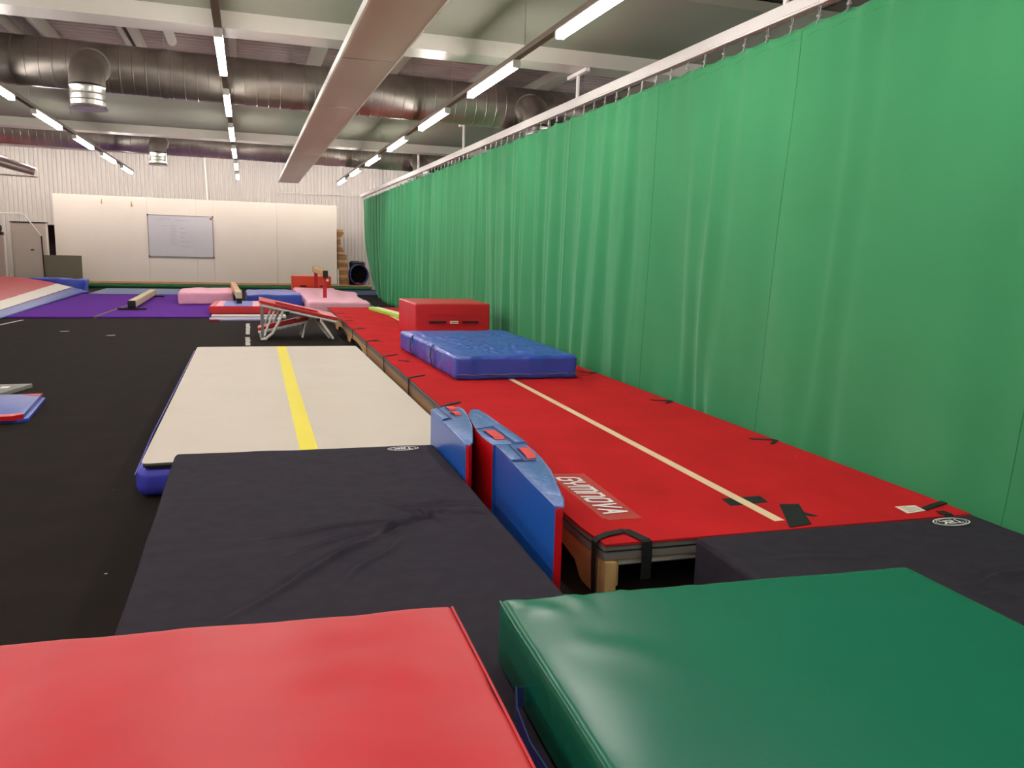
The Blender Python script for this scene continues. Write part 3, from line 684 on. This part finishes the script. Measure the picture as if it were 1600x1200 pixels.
wr2 = [((2.56, 2.17), (2.93, 2.24), .009, .018), ((2.49, 2.13), (2.68, 2.05), .006, .016), ((2.7, 2.2), (3.1, 2.1), .006, .02), ((2.0, 2.6), (2.5, 2.5), .003, .02)]
def bd2(P, n, u, v):
    d = .003*fbm(P, 3, 8)
    if n.z > .5 and P.y > 1.7: d += 1.8*sum(ridge(P, *k) for k in wr2)
    return d
t = thing('landing_mat', 'black fabric landing mat at the near end of the red track', 'landing mat', (2.55, 1.6, 0), 'black fabric landing mats')
soft('mat_cover', [(1.76, .2), (3.30, .2), (3.345, 2.86), (1.825, 2.905)], 0, .30, .028, 'blackmat', t, .014, bd2)
logo(3.12, 2.765, .306, .20, .105, t)
tubeo('edge_piping', [(1.833, .4, .296), (1.832, 2.86, .296)], .003, 'strap', t, 5)

# ================================================================== RED AND GREEN MATS
wr3 = [((.70, 2.05), (.82, 1.95), .006, .03), ((.86, 2.13), (.90, 1.95), .006, .018), ((1.02, 2.11), (1.04, 1.98), .005, .015), ((1.26, 2.09), (1.27, 1.93), .004, .02), ((.75, 1.85), (1.0, 1.6), .003, .05)]
def gd(P, n, u, v):
    d = .004*fbm(P, 1.6, 5) + .0012*fbm(P, 7, 6)
    if n.z > .5: d += sum(ridge(P, *k) for k in wr3)
    return d
t = thing('gym_mat', 'glossy green vinyl gym mat in the right foreground', 'gym mat', (1.3, 1.1, .3), 'vinyl mats in the foreground')
soft('mat_cover', [(.60, .1), (2.06, .1), (2.065, 1.985), (.67, 2.085)], .307, .505, .022, 'greenvinyl', t, .03, gd, puff=.004)
tubeo('seam_piping', [(.672, 2.07, .502), (.664, 1.9, .502), (.655, 1.5, .502), (.64, 1.1, .502), (.605, .2, .502)], .004, 'greenvinyl', t, 6)
MT['bluestrap'] = mat('blue_webbing', (52, 72, 140), .6, bump=.2, bscale=300)
bm = bmesh.new(); ribbon(bm, [(.655, 1.80, .36), (.632, 1.79, .37), (.618, 1.74, .345), (.61, 1.62, .33), (.615, 1.50, .33), (.64, 1.42, .35)], (0, .0, .055), .004); link('carry_handle', bm, 'bluestrap', t)
def rd(P, n, u, v):
    d = .006*fbm(P, 2.2, 11) + .0025*fbm(P, 6, 12)
    if n.z > .5: d += ridge(P, (.45, 2.0), (-.1, 1.95), .003, .05) + ridge(P, (.45, 1.7), (.05, 1.85), .003, .05) + ridge(P, (.4, 1.4), (.0, 1.6), .003, .05)
    return d
t = thing('gym_mat', 'glossy red vinyl gym mat in the left foreground', 'gym mat', (-.2, 1.1, .3), 'vinyl mats in the foreground')
soft('mat_cover', [(-.97, .1), (.485, .1), (.532, 2.085), (-.95, 2.17)], .307, .505, .02, 'redvinyl', t, .03, rd, puff=.002)
tubeo('seam_piping', [(.528, 2.07, .502), (.52, 1.7, .502), (.51, 1.3, .502), (.487, .2, .502)], .0035, 'redvinyl', t, 6)

# ================================================================== FAR FLOOR MATS
t = link('roll_out_mat', prism(bmesh.new(), [(-4.42, 17.52), (-2.93, 17.52), (-2.52, 25.2), (-4.42, 25.2)], 0, .03, .004), 'purple'); tag(t, 'purple roll-out floor mat beside the striped inflatable', 'floor mat', 'purple roll-out mats')
t = link('roll_out_mat', prism(bmesh.new(), [(-2.85, 17.52), (-.76, 17.55), (-.80, 25.0), (-2.44, 25.2)] , 0, .03, .004), 'purple'); tag(t, 'purple roll-out floor mat under the cream low beam', 'floor mat', 'purple roll-out mats')
t = link('joint_strip', prism(bmesh.new(), [(-2.92, 17.54), (-2.86, 17.54), (-2.45, 25.15), (-2.51, 25.15)], .0, .033), 'gap'); tag(t, 'thin pale strip joining the two purple mats', 'joint strip')
t = boxo('floor_mat', -4.3, -.2, 25.25, 28.4, 0, .035, 'slateblue', None, .004); tag(t, 'slate blue floor mat between purple mats and platform', 'floor mat')
t = boxo('floor_mat', 2.95, 4.2, 25.6, 28.4, 0, .05, 'darkblue', None, .004); tag(t, 'dark blue floor mat in front of the platform near the curtain', 'floor mat')
t = boxo('floor_mat', 2.75, 3.05, 18.6, 21.5, 0, .05, 'slateblue', None, .004); tag(t, 'slate blue mat edge sticking out right of the pink covered mat', 'floor mat')
t = link('folding_mat', prism(bmesh.new(), [(-.73, 16.85), (.62, 16.95), (.66, 17.42), (-.77, 17.35)], 0, .03, .004), 'slateblue'); tag(t, 'thin lilac blue folding mat with red corner before the red mat', 'folding mat')
link('red_corner', prism(bmesh.new(), [(-.735, 16.84), (-.56, 16.85), (-.58, 16.9), (-.74, 16.9)], .001, .032), 'wedgered', t)
MT['lilac'] = mat('lilac_mat', (150, 146, 190), .45)
t.data.materials.clear(); t.data.materials.append(MT['lilac'])
t = boxo('folding_mat', -.74, .75, 17.55, 17.95, .0, .05, 'whitetube', None, .004); tag(t, 'white edged thin mat under the front of the red and blue mat', 'folding mat')

def tagsoft(name, label, cat, quad, z0, z1, r, m, step=.1, disp=None, puff=0, group=None):
    t = thing(name, label, cat, ((quad[0][0]+quad[2][0])/2, (quad[0][1]+quad[2][1])/2, z0), group); soft('mat_cover', quad, z0, z1, r, m, t, step, disp, puff); return t
t = tagsoft('panel_mat', 'red low mat with blue centre panel under the middle low beam', 'mat', [(-.80, 17.98), (.62, 18.06), (.62, 19.78), (-.74, 19.68)], .052, .215, .02, 'redvinyl', .07, lambda P, n, u, v: .004*fbm(P, 6))
link('blue_panel', prism(bmesh.new(), [(-.51, 18.02), (.08, 18.04), (.09, 19.7), (-.49, 19.68)], .212, .2195), 'lightblue', t)
link('pink_panel', prism(bmesh.new(), [(-.66, 18.02), (-.51, 18.02), (-.49, 19.68), (-.62, 19.66)], .212, .219), 'pink', t)
link('pink_panel', prism(bmesh.new(), [(.08, 18.04), (.22, 18.05), (.22, 19.7), (.09, 19.7)], .212, .219), 'pink', t)
def pd(P, n, u, v): return .018*fbm(P, 1.7, 3) + .01*noise.noise(Vector((P.x*3+P.z*8, P.y*2, P.z*3)))
tagsoft('covered_mat', 'pink cloth covered block mat left of the middle low beam', 'mat', [(-1.62, 20.95), (-.36, 21.15), (-.40, 23.4), (-1.70, 23.2)], .034, .335, .05, 'pink', .09, pd)
def bld(P, n, u, v): return .03*fbm(P, 1.6, 9) + .012*fbm(P, 6, 2)
tagsoft('covered_mat', 'crumpled shiny blue crash mat between the two pink covered mats', 'mat', [(-.05, 20.3), (1.27, 20.42), (1.14, 22.9), (-.05, 22.7)], 0, .335, .05, 'bluevinyl', .07, bld)
def pd2(P, n, u, v):
    d = .03*fbm(P, 1.3, 13) + .012*fbm(P, 4, 2)
    if n.z > .5: d += .05*math.exp(-((P.y-22.6+.6*(P.x-2))/.35)**2) - .05*math.exp(-((P.y-23.3)/.4)**2)
    return d
tagsoft('covered_mat', 'large pink cloth covered mat beneath the high beam', 'mat', [(1.30, 18.75), (2.72, 18.85), (2.80, 22.9), (1.36, 23.0)], 0, .26, .05, 'pink', .08, pd2)
tagsoft('covered_mat', 'pink cloth covered mat running back to the orange block', 'mat', [(1.32, 23.05), (2.78, 23.05), (2.5, 25.1), (1.30, 25.1)], 0, .27, .05, 'pink', .08, pd2)
t = thing('foam_block', 'bright orange foam block behind the pink covered mats', 'foam block', (1.85, 25.6, 0))
soft('block_body', [(1.28, 25.3), (2.44, 25.3), (2.44, 26.0), (1.28, 26.0)], 0, .625, .02, 'orange', t, .1)
boxo('handle_slot', 1.50, 1.70, 25.285, 25.3, .30, .34, 'strap', t); boxo('handle_slot', 2.12, 2.28, 25.285, 25.3, .30, .34, 'strap', t)

# ================================================================== BEAMS
def beam(label, near, far, z0, z1, wd, m, capm, posts, footz, parent_group='balance beams'):
    t = thing('balance_beam', label, 'balance beam', (near[0], near[1], footz), parent_group)
    d = (Vector(far)-Vector(near)).normalized(); L = (Vector(far)-Vector(near)).length
    ang = math.atan2(-d.x, d.y)
    def place(bm): bmesh.ops.transform(bm, matrix=Matrix.Translation((near[0], near[1], 0)) @ Matrix.Rotation(ang, 4, 'Z'), verts=bm.verts[:]); return bm
    link('beam_body', place(box(bmesh.new(), -wd/2, wd/2, .03, L-.03, z0, z1, .015)), m, t, auto=40)
    link('end_cap', place(box(bmesh.new(), -wd/2-.004, wd/2+.004, 0, .04, z0-.004, z1+.002, .012)), capm, t, auto=40)
    link('end_cap', place(box(bmesh.new(), -wd/2-.004, wd/2+.004, L-.04, L, z0-.004, z1+.002, .012)), capm, t, auto=40)
    return t, place, L
t, place, L = beam('low cream balance beam with black end cap on the purple mat', (-2.44, 19.25), (-2.50, 24.1), .085, .235, .155, 'suede', 'black', None, .03)
for yy in (.03, L-.1):
    bm = box(bmesh.new(), -.29, .29, yy, yy+.10, .0345, .075, .006); box(bm, -.08, .08, yy+.01, yy+.09, .075, .084); link('foot', place(bm), 'black', t)
rr = random.Random(5)
for k in range(9):
    yy = 1.3+k*.38; x = .0785; s = .035 if k < 2 else .05
    bm = bmesh.new(); z = .15+rr.uniform(-.02, .02)
    vs = [bm.verts.new((x+.001, yy+a*s*1.6, z+b*s)) for a, b in ((-1, .9), (-.2, .3), (.1, 1), (.5, .1), (1, -.3), (.2, -.4), (.1, -1.1), (-.4, -.2))]
    bm.faces.new(vs); link('printed_figure', place(bm), 'black' if k < 2 else ('wedgered' if k % 2 else 'redbeam'), t)
t, place, L = beam('low cream balance beam standing on the red and blue mat', (-.20, 18.7), (-.40, 23.9), .34, .475, .13, 'suede', 'suede', None, .22)
for yy in (.06,):
    bm = box(bmesh.new(), -.045, .065, yy+.02, yy+.12, .2205, .34, .004); link('foot', place(bm), 'black', t)
link('foot', place(box(bmesh.new(), -.05, .05, L-.3, L-.2, 0.0, .34)), 'black', t)
MT['orangeband'] = mat('faded_orange', (222, 150, 104), .8)
for k in range(4): link('worn_band', place(box(bmesh.new(), -.067, .067, 1.2+k*.95, 1.7+k*.95, .339, .4765, .01)), 'orangeband', t, auto=40)
t, place, L = beam('high tan balance beam with black end cap on a red post', (1.83, 20.4), (1.94, 25.25), .77, .935, .12, 'suedetan', 'black', None, 0)
link('post', place(box(bmesh.new(), -.055, .035, .08, .16, .262, .765, .004)), 'redbeam', t, auto=40)
link('post', place(box(bmesh.new(), -.05, .05, L-.75, L-.65, .31, .765, .004)), 'redbeam', t, auto=40)
bm = bmesh.new(); bmesh.ops.create_uvsphere(bm, u_segments=12, v_segments=8, radius=.035, matrix=Matrix.Translation((.05, .06, .70))); link('adjusting_knob', place(bm), 'paper', t, smooth=True)
link('yellow_mark', place(box(bmesh.new(), -.062, -.02, 2.6, 3.0, .9, .9365)), 'yellow', t)
for yy in (1.3, 2.6): link('printed_figure', place(box(bmesh.new(), .0, .062, yy, yy+.12, .86, .9365)), 'black', t)

# ================================================================== TRAMPOLINES
def tramp(label, P0, P1, dy, zl, zr, group):
    """frame edges from left x P0 to right x P1, near y; depth dy; heights zl (left) zr (right)"""
    x0, y0 = P0; x1, y1 = P1
    t = thing('mini_trampoline', label, 'trampoline', ((x0+x1)/2, y0+dy/2, 0), group)
    A, B, C, D = (x0, y0, zl), (x1, y1, zr), (x1, y1+dy, zr), (x0, y0+dy, zl)
    tubeo('frame_tube', [A, B, C, D, A], .024, 'whitetube', t, 10)
    def q(p, u, v, h): return (x0+(x1-x0)*u, y0+(y1-y0)*u+dy*v, zl+(zr-zl)*u+h)
    bm = bmesh.new()
    outer = [q(0, a, b, .03) for a, b in ((-.03, -.03), (1.03, -.03), (1.03, 1.03), (-.03, 1.03))]; inner = [q(0, a, b, .035) for a, b in ((.2, .2), (.8, .2), (.8, .8), (.2, .8))]
    ob = [(p[0], p[1], p[2]+.045) for p in outer]; ib = [(p[0], p[1], p[2]+.03) for p in inner]
    vo, vi, vob, vib = ([bm.verts.new(p) for p in s] for s in (outer, inner, ob, ib))
    for i in range(4):
        j = (i+1) % 4
        bm.faces.new((vob[i], vob[j], vib[j], vib[i])); bm.faces.new((vo[i], vo[j], vob[j], vob[i])); bm.faces.new((vi[j], vi[i], vib[i], vib[j])); bm.faces.new((vo[j], vo[i], vi[i], vi[j]))
    bmesh.ops.recalc_face_normals(bm, faces=bm.faces[:])
    bmesh.ops.bevel(bm, geom=bm.edges[:], offset=.01, segments=2, affect='EDGES')
    link('frame_pad', bm, 'redvinyl', t, auto=40)
    bm = bmesh.new(); bm.faces.new([bm.verts.new(q(0, a, b, .03)) for a, b in ((.2, .2), (.8, .2), (.8, .8), (.2, .8))]); o = link('jump_bed', bm, 'redvinyl', t)
    s = o.modifiers.new('s', 'SOLIDIFY'); s.thickness = .006
    return t, q
t, q = tramp('red padded mini trampoline with white tube legs, tilted down to the right', (.20, 13.35), (1.36, 13.35), 1.02, .56, .30, 'red mini trampolines')
for v in (0, 1):
    yb = 13.35 + v*1.02; s = -1 if v == 0 else 1
    tubeo('leg', [(.21, yb, .55), (.20, yb, .03)], .02, 'steel', t, 8)
    tubeo('leg', [(.52, yb, .47), (.47, yb-.01, .33), (.36, yb-.02, .12), (.24, yb-.03, .025)], .023, 'whitetube', t, 8)
    tubeo('leg_brace', [(.40, yb+.05, .49), (.29, yb, .25), (.23, yb, .08)], .018, 'whitetube', t, 8)
    tubeo('leg', [(1.10, yb, .34), (1.19, yb-.03, .2), (1.31, yb-.05, .025)], .023, 'whitetube', t, 8)
    tubeo('leg', [(1.03, yb+.25*(1-v), .34), (1.14, yb+.12*(1-v), .18), (1.26, yb+.05, .025)], .018, 'purlin', t, 8)
    boxo('clamp', .56, .62, yb-.03, yb+.03, .41, .47, 'black', t); boxo('clamp', 1.05, 1.10, yb-.03, yb+.03, .315, .36, 'black', t)
    tubeo('rubber_foot', [(.17, yb-.03, .022), (.27, yb-.03, .022)], .02, 'whitetube', t, 8)
tubeo('foot_bar', [(.22, 13.33, .025), (.22, 14.37, .025)], .02, 'whitetube', t, 8)
t, q = tramp('folded mini trampoline tilted the other way beneath the first', (.16, 13.68), (.92, 13.68), .42, .10, .27, 'red mini trampolines')
for yb in (13.68, 14.10):
    tubeo('leg', [(.18, yb, .1), (.18, yb, .01)], .018, 'whitetube', t, 8); tubeo('leg', [(.9, yb, .26), (.84, yb, .01)], .018, 'whitetube', t, 8)
for k in range(7):
    boxo('spring', .30+k*.08, .35+k*.08, 13.63, 13.655, .115+k*.018, .125+k*.018, 'whitetube', t)

# ================================================================== INFLATABLE AT LEFT
t = thing('inflatable_mat', 'large inflatable tumbling mat with red, white and blue bands by the left wall', 'inflatable', (-5.8, 21, 0))
prof = [(-4.50, .0), (-4.44, .04), (-4.46, .10), (-4.55, .16), (-4.68, .20), (-4.69, .195), (-4.705, .215), (-4.90, .26), (-5.08, .31), (-5.35, .375), (-5.8, .46), (-6.3, .50), (-6.9, .50), (-7.3, .47), (-7.32, .47), (-7.6, .40), (-7.8, .32), (-7.95, .2), (-8.0, 0)]
ysn = [16.2+.35*i for i in range(26)] + [25.15, 25.45, 25.7, 25.85, 25.92]
def band(name, i0, i1, m, ypar=1):
    bm = bmesh.new(); rows = []
    for y in ysn:
        e = min(1, max(0, (25.95-y)/.9)); sc = math.sqrt(max(0, 1-(1-e)**2))
        f = min(1, max(0, (y-16)/9))
        row = []
        for x, z in prof[i0:i1+1]:
            dx = -.10*math.sin(f*PI)*0
            zz = z*min(1.08, .30+.072*(y-16.4))*(.35+.65*sc)*1.05
            row.append(bm.verts.new((x+dx, y, max(.001, zz + (.008*noise.noise(Vector((x*4, y*3, 0))) if z > .05 else 0)))))
        rows.append(row)
    for a, b in zip(rows, rows[1:]):
        for k in range(len(a)-1): bm.faces.new((a[k], a[k+1], b[k+1], b[k]))
    for rw, rev in ((rows[0], 0), (rows[-1], 1)):
        base = [bm.verts.new((v.co.x, v.co.y, .0005)) for v in rw]
        for k in range(len(rw)-1): bm.faces.new((rw[k], rw[k+1], base[k+1], base[k]))
    bmesh.ops.recalc_face_normals(bm, faces=bm.faces[:])
    link(name, bm, m, t, smooth=True)
band('blue_band', 0, 4, 'inflblue'); band('black_seam', 4, 6, 'black'); band('white_band', 6, 8, 'inflwhite'); band('red_panel', 8, 13, 'inflred'); band('black_seam', 13, 14, 'black'); band('white_band', 14, 15, 'inflwhite'); band('blue_band', 15, 18, 'inflblue')
soft('loose_end', [(-6.4, 25.9), (-4.5, 25.9), (-4.45, 26.35), (-6.3, 26.4)], .0, .42, .06, 'bluevinyl', t, .08, lambda P, n, u, v: .04*fbm(P, 3, 3) - .12*max(0, u-.7)*n.z)

# ================================================================== FLOOR TAPE
for i, (x0, x1, ya, yb) in enumerate(((-.06, .01, 14.3, 16.3), (-.06, .01, 12.7, 13.85))):
    rr = random.Random(i); bm = bmesh.new(); n = 14; L_ = []
    for k in range(n+1):
        y = ya+(yb-ya)*k/n; L_.append((x0+rr.uniform(-.012, .012), x1+rr.uniform(-.012, .012), y))
    pts = [(a, y) for a, b, y in L_] + [(b, y) for a, b, y in reversed(L_)]
    o = link('floor_tape', prism(bm, pts, .0005, .002), 'tape'); tag(o, ['torn white tape strip on the black carpet, the farther one', 'torn white tape strip just behind the air track'][i], 'tape')
o = link('floor_tape', prism(bmesh.new(), [(-4.22, 16.0), (-4.16, 15.98), (-4.02, 17.1), (-4.08, 17.12)], .0005, .002), 'tape'); tag(o, 'thin white tape line on the carpet in front of the inflatable', 'tape')
for i, (x, y) in enumerate(((-3.0, 14.9), (-2.2, 14.2))):
    o = link('floor_tape', prism(bmesh.new(), [(x, y), (x+.12, y+.02), (x+.13, y+.10), (x+.02, y+.08)], .0005, .002), 'tape'); tag(o, ['small worn tape scrap on the carpet toward the far left', 'tiny worn tape scrap on the black carpet in front of purple mats'][i], 'tape')

# ================================================================== LEFT FLOOR MATS
t = link('floor_mat', prism(bmesh.new(), [(-3.9, 8.62), (-2.29, 8.62), (-2.13, 9.2), (-3.9, 9.22)], 0, .04, .006), 'greymat', auto=40); tag(t, 'grey floor mat at the left edge behind the blue and red one', 'floor mat')
boxo('printed_mark', -2.36, -2.29, 8.95, 9.06, .0395, .0415, 'white', t)
t = thing('folding_mat', 'blue folding mat with red corners on the carpet at the left edge', 'folding mat', (-2.8, 7.9, 0))
link('mat_body', prism(bmesh.new(), [(-3.8, 7.36), (-1.86, 7.36), (-1.80, 7.42), (-1.875, 8.42), (-3.8, 8.50)], .03, .065, .006), 'inflblue', t, auto=40)
link('lower_leaf', prism(bmesh.new(), [(-3.8, 7.40), (-1.84, 7.38), (-1.77, 7.44), (-1.85, 8.42), (-3.8, 8.48)], 0, .029, .006), 'bluevinyl', t, auto=40)
link('red_edge', prism(bmesh.new(), [(-3.8, 7.345), (-1.865, 7.345), (-1.80, 7.42), (-1.84, 7.50), (-1.90, 7.44), (-3.8, 7.44)], .028, .067), 'wedgered', t)
link('red_corner', prism(bmesh.new(), [(-2.06, 8.42), (-1.875, 8.28), (-1.87, 8.425)], .05, .067), 'wedgered', t)

# ================================================================== FAR END: PLATFORM, BOARDS, WHITEBOARD
t = thing('platform', 'low wooden platform with dark green cloth front along the far wall', 'platform', (0, 29.4, 0))
boxo('deck_board', -5.6, 4.2, 28.9, 29.95, .165, .195, 'rawwood', t)
bm = bmesh.new(); rows = []
for i in range(121):
    x = -5.6+9.8*i/120; zt = .168-.022*abs(math.sin(x*1.3)) ; yb = 28.885+.006*math.sin(x*14)
    rows.append([bm.verts.new((x, yb, zt)), bm.verts.new((x, yb-.012, .003))])
for a, b in zip(rows, rows[1:]): bm.faces.new((a[0], a[1], b[1], b[0]))
o = link('skirt', bm, 'darkgreen', t, smooth=True); s = o.modifiers.new('s', 'SOLIDIFY'); s.thickness = .004
boxo('under_frame', -5.5, 4.1, 28.95, 29.9, .002, .163, 'brown', t)
t = thing('board_wall', 'tall white panel screen standing on the platform at the far end', 'panel screen', (-1.3, 29, .195))
ed = [-5.78, -3.06, -1.58, -1.05, .98, 3.0]
for i, (a, b) in enumerate(zip(ed, ed[1:])):
    boxo('panel', a+.004, b-.004, 28.93, 28.955, .235, 2.955, 'board', t)
boxo('bottom_rail', -5.7, 3.0, 28.925, 28.97, .1965, .234, 'rawwood', t)
boxo('rear_post', -5.6, -5.5, 28.96, 29.05, .197, 2.9, 'rawwood', t); boxo('rear_post', 2.9, 2.98, 28.96, 29.05, .197, 2.9, 'whitetube', t)
for x, z in ((-4.39, 2.77), (-3.52, 2.73)):
    tubeo('peg', [(x, 28.93, z-.06), (x, 28.88, z-.03), (x+.01, 28.86, z+.06)], .018, 'lumber', t, 8)
t = thing('whiteboard', 'whiteboard with faint handwriting mounted on the white panels', 'whiteboard', (-2.06, 28.92, 1.07))
boxo('writing_surface', -3.05, -1.08, 28.912, 28.928, 1.08, 2.395, 'whiteboard', t)
for a in ((-3.065, -3.05, 1.065, 2.41), (-1.08, -1.065, 1.065, 2.41), (-3.05, -1.08, 1.065, 1.08), (-3.05, -1.08, 2.395, 2.41)): boxo('frame_edge', a[0], a[1], 28.905, 28.93, a[2], a[3], 'frame', t)
for x in (-3.06, -1.07):
    for z in (1.07, 2.405): boxo('frame_corner', x-.02, x+.02, 28.90, 28.91, z-.02, z+.02, 'black', t)
boxo('red_magnet', -1.16, -1.09, 28.895, 28.91, 2.31, 2.36, 'redbeam', t)
rr = random.Random(2)
def scribble(x, z, wd, hh):
    bm = bmesh.new(); n = max(4, int(wd/.018)); pts = [(x+wd*k/n, 28.9105, z+hh*(rr.random()-.5)) for k in range(n+1)]
    tube(bm, pts, .0028, 4); link('handwriting', bm, 'ink', t)
scribble(-2.22, 2.25, .42, .05)
for k in range(4): scribble(-2.80+.11*k, 2.27, .09, .10)
scribble(-2.66, 2.06, .15, .04)
for k in range(11): scribble(-2.41+.01*(k % 2), 2.08-.062*k, .17+.04*((k*7) % 3 == 0), .04)
for z, wd in ((2.02, .16), (1.99, .14), (1.86, .19), (1.83, .16), (1.72, .11), (1.70, .1), (1.58, .1), (1.55, .25), (1.42, .10), (1.40, .3)): scribble(-2.08, z, wd, .03)

# ================================================================== FAR LEFT: CABINETS
t = thing('storage_cabinet', 'tall grey cabinet with small black handle against the far wall', 'cabinet', (-6.3, 28.4, 0))
boxo('cabinet_body', -6.77, -5.83, 28.02, 28.3, 0, 2.0, 'cab', t, .01)
boxo('door', -6.74, -5.86, 28.0, 28.018, .06, 1.97, 'cab', t); boxo('top_edge', -6.79, -5.81, 28.0, 28.32, 2.002, 2.03, 'black', t)
boxo('handle', -6.27, -6.18, 27.985, 28.0, 1.17, 1.21, 'black', t)
t = thing('storage_cabinet', 'lower grey cabinet at the left edge with a dark bag on top', 'cabinet', (-7.4, 27.6, 0))
boxo('cabinet_body', -8.1, -6.79, 27.3, 27.5, 0, 1.60, 'cab', t, .01); boxo('door', -8.05, -6.82, 27.28, 27.298, .05, 1.57, 'cab', t)
t = thing('bag', 'dark bag lying on the lower grey cabinet', 'bag', (-7.1, 27.6, 1.601))
soft('bag_body', [(-7.9, 27.3), (-6.86, 27.3), (-6.86, 27.5), (-7.9, 27.5)], 1.68, 1.92, .09, 'black', t, .08, lambda P, n, u, v: .03*fbm(P, 3))
boxo('red_base', -7.9, -6.83, 27.3, 27.5, 1.602, 1.70, 'brown', t, .01)
t = thing('dark_shelf', 'dark brown shelf unit between the grey cabinet and white panels', 'shelf', (-5.5, 29.2, 0))
boxo('back_board', -6.1, -4.9, 29.4, 29.43, 0.2, 1.98, 'brown', t)
for z in (.22, 1.0, 1.95): boxo('shelf_board', -6.1, -4.9, 29.05, 29.4, z, z+.03, 'brown', t)
for x in (-6.13, -4.9): boxo('side_board', x, x+.03, 29.05, 29.43, .2, 1.98, 'brown', t)
t = boxo('leaning_panel', -5.93, -4.88, 27.9, 27.94, 0, 1.045, 'greygreen'); tag(t, 'grey green flat panel standing before the cabinet and white screen', 'panel')
t = thing('bent_pole', 'thin bent pole frame standing in front of the tall grey cabinet', 'pole', (-5.9, 27.8, 0))
tubeo('upper_tube', [(-7.9, 27.8, 2.24), (-6.45, 27.8, 2.26), (-6.33, 27.8, 2.22), (-5.92, 27.8, 1.6)], .018, 'whitetube', t, 8)
tubeo('lower_tube', [(-5.92, 27.8, 1.62), (-5.89, 27.8, 0.0)], .022, 'brown', t, 8)

# ================================================================== FAR RIGHT: PLANK PILE, TUNNEL
for k in range(22):
    z = .197 + k*.089; rr = random.Random(k+40)
    xe = [3.42, 3.44, 3.40, 3.42, 3.43, 3.42, 3.38, 3.42, 3.40, 3.35, 3.36, 3.37, 3.30, 3.24, 3.20, 3.17, 3.14, 3.17, 3.15, 3.22, 3.27, 3.24][k] + rr.uniform(-.02, .02)
    n = k
    o = boxo('plank', 3.06 if k < 20 else 3.04, xe, 29.1+rr.uniform(0, .04), 29.7, z, z+.082, 'tan' if k % 3 else 'rawwood', None, .004)
    tag(o, 'brown plank in the pile beside the white screen, %s from the bottom' % ORD[n], 'plank', 'planks piled beside the screen')
t = thing('play_tunnel', 'dark blue fabric play tunnel with open end, on the platform by the curtain', 'tunnel', (3.77, 29.2, .2))
bm = bmesh.new(); R = []
for (y, k) in ((28.93, 1.0), (28.93, .9), (29.45, .88), (29.45, 1.0)):
    R.append([bm.verts.new((3.78+.33*k*math.cos(a), y, .575+.37*k*math.sin(a))) for a in [2*PI*i/32 for i in range(32)]])
for a, b in ((0, 1), (1, 2), (2, 3), (3, 0)):
    for i in range(32): bm.faces.new((R[a][i], R[a][(i+1) % 32], R[b][(i+1) % 32], R[b][i]))
bmesh.ops.recalc_face_normals(bm, faces=bm.faces[:])
MT['tunnelblue'] = mat('tunnel_blue', (34, 42, 92), .7)
link('tunnel_wall', bm, 'tunnelblue', t, smooth=True)
bm = bmesh.new(); vs = [bm.verts.new((3.78+.29*math.cos(a), 29.44, .575+.32*math.sin(a))) for a in [2*PI*i/24 for i in range(24)]]; bm.faces.new(vs); link('inside_shade', bm, 'dark', t)  # dark disc painted in for the shade inside the tunnel
bm = prism(bmesh.new(), [(3.66, 28.94), (3.84, 28.96), (3.80, 29.2), (3.72, 29.2)], .25, .29); link('red_patch', bm, 'redbeam', t)
t = thing('dark_bundle', 'black folded bundle lying behind and left of the blue tunnel', 'bundle', (3.6, 29.6, .2))
soft('bundle_body', [(3.54, 29.56), (4.08, 29.56), (4.08, 29.8), (3.54, 29.8)], .205, 1.03, .08, 'black', t, .08, lambda P, n, u, v: .04*fbm(P, 4))
t = boxo('white_post', 3.02, 3.06, 28.86, 28.90, .2, .75, 'whitetube'); t.location = (0, .06, 0); tag(t, 'short white post beside the right edge of the white screen', 'post')

# ================================================================== NEST SMALL PIECES UNDER THE PART THEY BELONG TO
NEST = {'outlet_opening': 'outlet_nozzle', 'centre_line': 'carpet', 'velcro_patch': 'carpet', 'name_plate': None, 'logo_ring': 'mat_cover', 'logo_text': 'mat_cover',
        'handle_slot': 'block_body', 'zip_line': 'block_body', 'handwriting': 'writing_surface', 'post_block': 'corner_post', 'front_flap_gap': 'top_sheet',
        'centre_stripe': 'top_sheet', 'printed_figure': 'beam_body', 'worn_band': 'beam_body', 'yellow_mark': 'beam_body', 'top_hem_stitch': 'curtain_cloth',
        'blue_panel': 'mat_cover', 'pink_panel': 'mat_cover', 'worn_corner': 'mat_cover', 'seam_piping': 'mat_cover', 'zip_seam': 'wedge_body', 'piping': 'wedge_body', 'red_patch': 'tunnel_wall'}
def mid(o):
    n = len(o.data.vertices); return sum((v.co for v in o.data.vertices), Vector())/n
for root in [o for o in bpy.data.objects if o.parent is None and o.type == 'EMPTY']:
    kids = list(root.children); by = {}
    for c in kids: by.setdefault(c.name.split('.')[0], []).append(c)
    for c in kids:
        target = NEST.get(c.name.split('.')[0])
        if target and target in by:
            m0 = mid(c); best = min(by[target], key=lambda p: (mid(p)-m0).length)
            c.parent = best; c.matrix_parent_inverse = Matrix.Identity(4)
